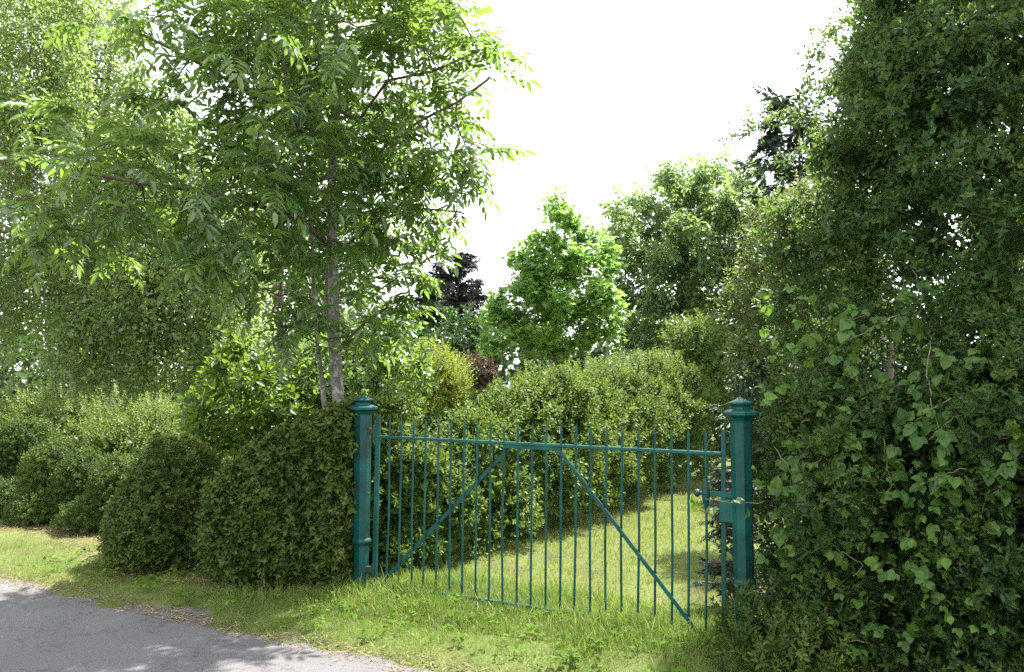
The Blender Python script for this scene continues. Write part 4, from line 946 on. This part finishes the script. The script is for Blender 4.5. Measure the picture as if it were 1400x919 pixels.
for (x, y, h), lab in zip(spots, far_lab):
    root = np.array([x, y, 0.0])
    tree('far_tree', lab, root, [root + (0, 0, h * .25), root + (0, 0, h * .5), root + (0, 0, h * .8)], [(root + (0, 0, h * .62), np.array([h * .36, h * .36, h * .38])), (root + (h * .15, 0, h * .4), np.array([h * .35, h * .3, h * .25])), (root + (-h * .2, 0, h * .35), np.array([h * .3, h * .3, h * .25]))],
         170, h * .085, 'farleaf', 'bark', SPR_FAR, 5, h / 9, int(200 + x), .2, .09, .02, spread=1.0, group='trees beyond the garden')

# ------------------------------------------------------------------ grass
def blade_tpl(bend, w):
    return np.array([(-w, 0, 0), (w, 0, 0), (-w * .75, .5, -bend * .25), (w * .75, .5, -bend * .25), (0, 1, -bend)]), np.array([(0, 1, 3), (0, 3, 2), (2, 3, 4)]), np.zeros(5)
BL = [blade_tpl(b, w) for b, w in ((.15, .026), (.4, .022), (.7, .022), (1.0, .026), (.3, .032))]
BL1 = [(np.array([(-w, 0, 0), (w, 0, 0), (b, 1, -.3)]), np.array([(0, 1, 2)]), np.zeros(3)) for w, b in ((.05, .1), (.04, -.2), (.06, .3))]
def grass(name, mat, label, S, T, H, rng, tpl=None):
    P = np.stack([GL[0] + S * U[0] + T * V[0], GL[1] + S * U[1] + T * V[1], np.zeros_like(S)], 1); P[:, 2] = ground_z(P) - .006
    n = len(P); D = norm(np.array([0, 0, 1.0]) + .38 * rand_dir(rng, n)); a = rng.uniform(0, 6.28, n); N = np.stack([np.cos(a), np.sin(a), np.full(n, .2)], 1)
    g = Geo(); scatter(g, rng, tpl or BL, P, D, N, H); o = g.obj(name, M[mat], None, 'stuff'); tag(o, label, 'grass')
rng = np.random.default_rng(301); NC = Noise(302, .9, 2); ND = Noise(303, .45, 2)
def cand(n, s0, s1, t0, t1): return rng.uniform(s0, s1, n), rng.uniform(t0, t1, n)
S1, T1 = cand(300000, -7.5, 4.4, -1.5, .75)
Q3 = np.stack([S1, T1, np.zeros_like(S1)], 1); e = T1 - edge_t(S1) + .07 * N_edge(np.stack([GL[0] + S1 * U[0] + T1 * V[0], GL[1] + S1 * U[1] + T1 * V[1], 0 * S1], 1) * 1.6)
front = np.interp(S1, [-7.5, -5.7, -4.6, -3.6, -3.0, -2.5, -1.9, -1.5, -.2, 0, 3.1, 3.3, 3.6, 4.5], [.5, .4, .5, .35, -.05, -.38, -.25, -.42, -.22, .72, .72, .1, -.3, -.5])
dens = np.clip((e + .03) / .14, 0, 1) * np.clip((front - T1) / .25, 0, 1); cl = np.clip(NC(Q3), -1, 1.2)
bare = np.clip((-S1 - .9) / 1.5, 0, 1) * np.clip((T1 - (front - .75)) / .45, 0, 1)          # trodden, dried strip under the clipped bushes
keep = rng.random(len(S1)) < dens * (1 - .86 * bare) * np.where(S1 < -3, .6, 1.0) * np.clip(.95 + .1 * cl, .85, 1)
S1, T1, e1, cl = S1[keep], T1[keep], e[keep], cl[keep]
gate_near = np.exp(-((T1 + .12) / .35) ** 2) * (S1 > -.1)
H = (.042 + .030 * np.clip(e1, 0, 1) * (S1 > -.9) + .018 * gate_near) * (1 + .10 * cl) * rng.lognormal(0, .33, len(S1)); H = np.clip(H * .78, .02, .20)
dr = rng.random(len(S1)) < .0
grass('verge_grass', 'grass', 'rough bright green verge grass between the lane and the gate', S1, T1, H, rng)
S2, T2 = cand(150000, .0, 4.8, .6, 14); k = rng.random(len(S2)) < np.clip(2.2 / (1 + T2 * .45), .25, 1); S2, T2 = S2[k], T2[k]
k = S2 > .15 + .07 * T2; S2, T2 = S2[k], T2[k]
grass('lawn_grass', 'lawn', 'mown sunlit grass drive behind the gate', S2, T2, .042 * (1 + T2 * .05) * rng.lognormal(0, .3, len(S2)), rng, BL1)
# garden meadow behind the hedges
S3, T3 = cand(15000, -12, -.6, 1.6, 18); grass('meadow_grass', 'grass', 'long pale garden grass behind the clipped hedges', S3, T3, rng.uniform(.12, .38, len(S3)), rng)
# tall seeding stalks by the gate
# dry clippings along the edge of the lane and under the clipped bushes
def litter():
    r = np.random.default_rng(305); n = 13000; s = r.uniform(-7.5, 4, n); a = r.random(n) < .30
    t = np.where(a, edge_t(s) + r.normal(-.03, .08, n), np.interp(s, [-7.5, -5.7, -4.6, -3.6, -3.0, -2.5, -1.9, -1.5, -.2], [.5, .4, .5, .35, -.05, -.38, -.25, -.42, -.30]) - r.exponential(.22, n) + .14)
    k = a | (s < -.2); s, t = s[k], t[k]
    P = np.stack([GL[0] + s * U[0] + t * V[0], GL[1] + s * U[1] + t * V[1], 0 * s], 1); z1 = ground_z(P); tt = t; z2 = -.035 + .03 * (1 - ((tt + 3.5) / 2.5) ** 2); P[:, 2] = np.maximum(z1, np.where(tt < -.95, z2, -9)) + .004
    m = len(P); D = rand_dir(r, m); D[:, 2] = np.abs(D[:, 2]) * .22; g = Geo(); scatter(g, r, [leaf2(.05, .03, .1), leaf2(.07, .05, .05)], P, D, np.array([0, 0, 1.0]) + .4 * rand_dir(r, m), r.uniform(.02, .075, m))
    tag(g.obj('dry_clippings', M['dry'], None, 'stuff'), 'straw coloured dry clippings lying along the lane edge and under the hedge', 'clippings')
litter()
def clover():
    r = np.random.default_rng(306); c = 260; s = r.uniform(-3.5, 3.2, c); t = np.array([r.uniform(edge_t(q) + .12, -.05) for q in s]); k = 7
    s = np.repeat(s, k) + r.normal(0, .035, c * k); t = np.repeat(t, k) + r.normal(0, .035, c * k); P = np.stack([GL[0] + s * U[0] + t * V[0], GL[1] + s * U[1] + t * V[1], 0 * s], 1); P[:, 2] = ground_z(P) + r.uniform(.02, .06, c * k)
    D = rand_dir(r, c * k); D[:, 2] = np.abs(D[:, 2]) * .4 + .1; g = Geo(); scatter(g, r, [leafh(.42, .05, .1)], P, D, np.array([0, 0, 1.0]) + .5 * rand_dir(r, c * k), r.uniform(.018, .05, c * k))
    tag(g.obj('verge_weeds', M['weed'], None, 'stuff'), 'small round leaved weeds growing among the verge grass', 'weeds')
clover()
def gravel():
    r = np.random.default_rng(307); n = 1500; s = r.uniform(-6.5, 3.5, n); t = edge_t(s) - np.abs(r.normal(0, .10, n)) + .04
    P = np.stack([GL[0] + s * U[0] + t * V[0], GL[1] + s * U[1] + t * V[1], 0 * s], 1); P[:, 2] = np.maximum(ground_z(P), -.035 + .03 * (1 - ((t + 3.5) / 2.5) ** 2)) + .002
    o = (np.array([(1, 0, 0), (0, 1, 0), (-1, 0, 0), (0, -1, 0), (.1, 0, .7), (0, .1, -.6)]), np.array([(0, 1, 4), (1, 2, 4), (2, 3, 4), (3, 0, 4), (1, 0, 5), (2, 1, 5), (3, 2, 5), (0, 3, 5)]), np.zeros(6))
    D = rand_dir(r, n); D[:, 2] *= .2; g = Geo(); scatter(g, r, [o], P, D, np.array([0, 0, 1.0]) + .3 * rand_dir(r, n), r.uniform(.003, .010, n)); tag(g.obj('loose_gravel', M['stone'], None, 'stuff'), 'scattered loose grey gravel along the crumbling lane edge', 'gravel')
gravel()
print('tris', sum(len(o.data.polygons) for o in bpy.data.objects if o.type == 'MESH'), 'ash leaves', nash)
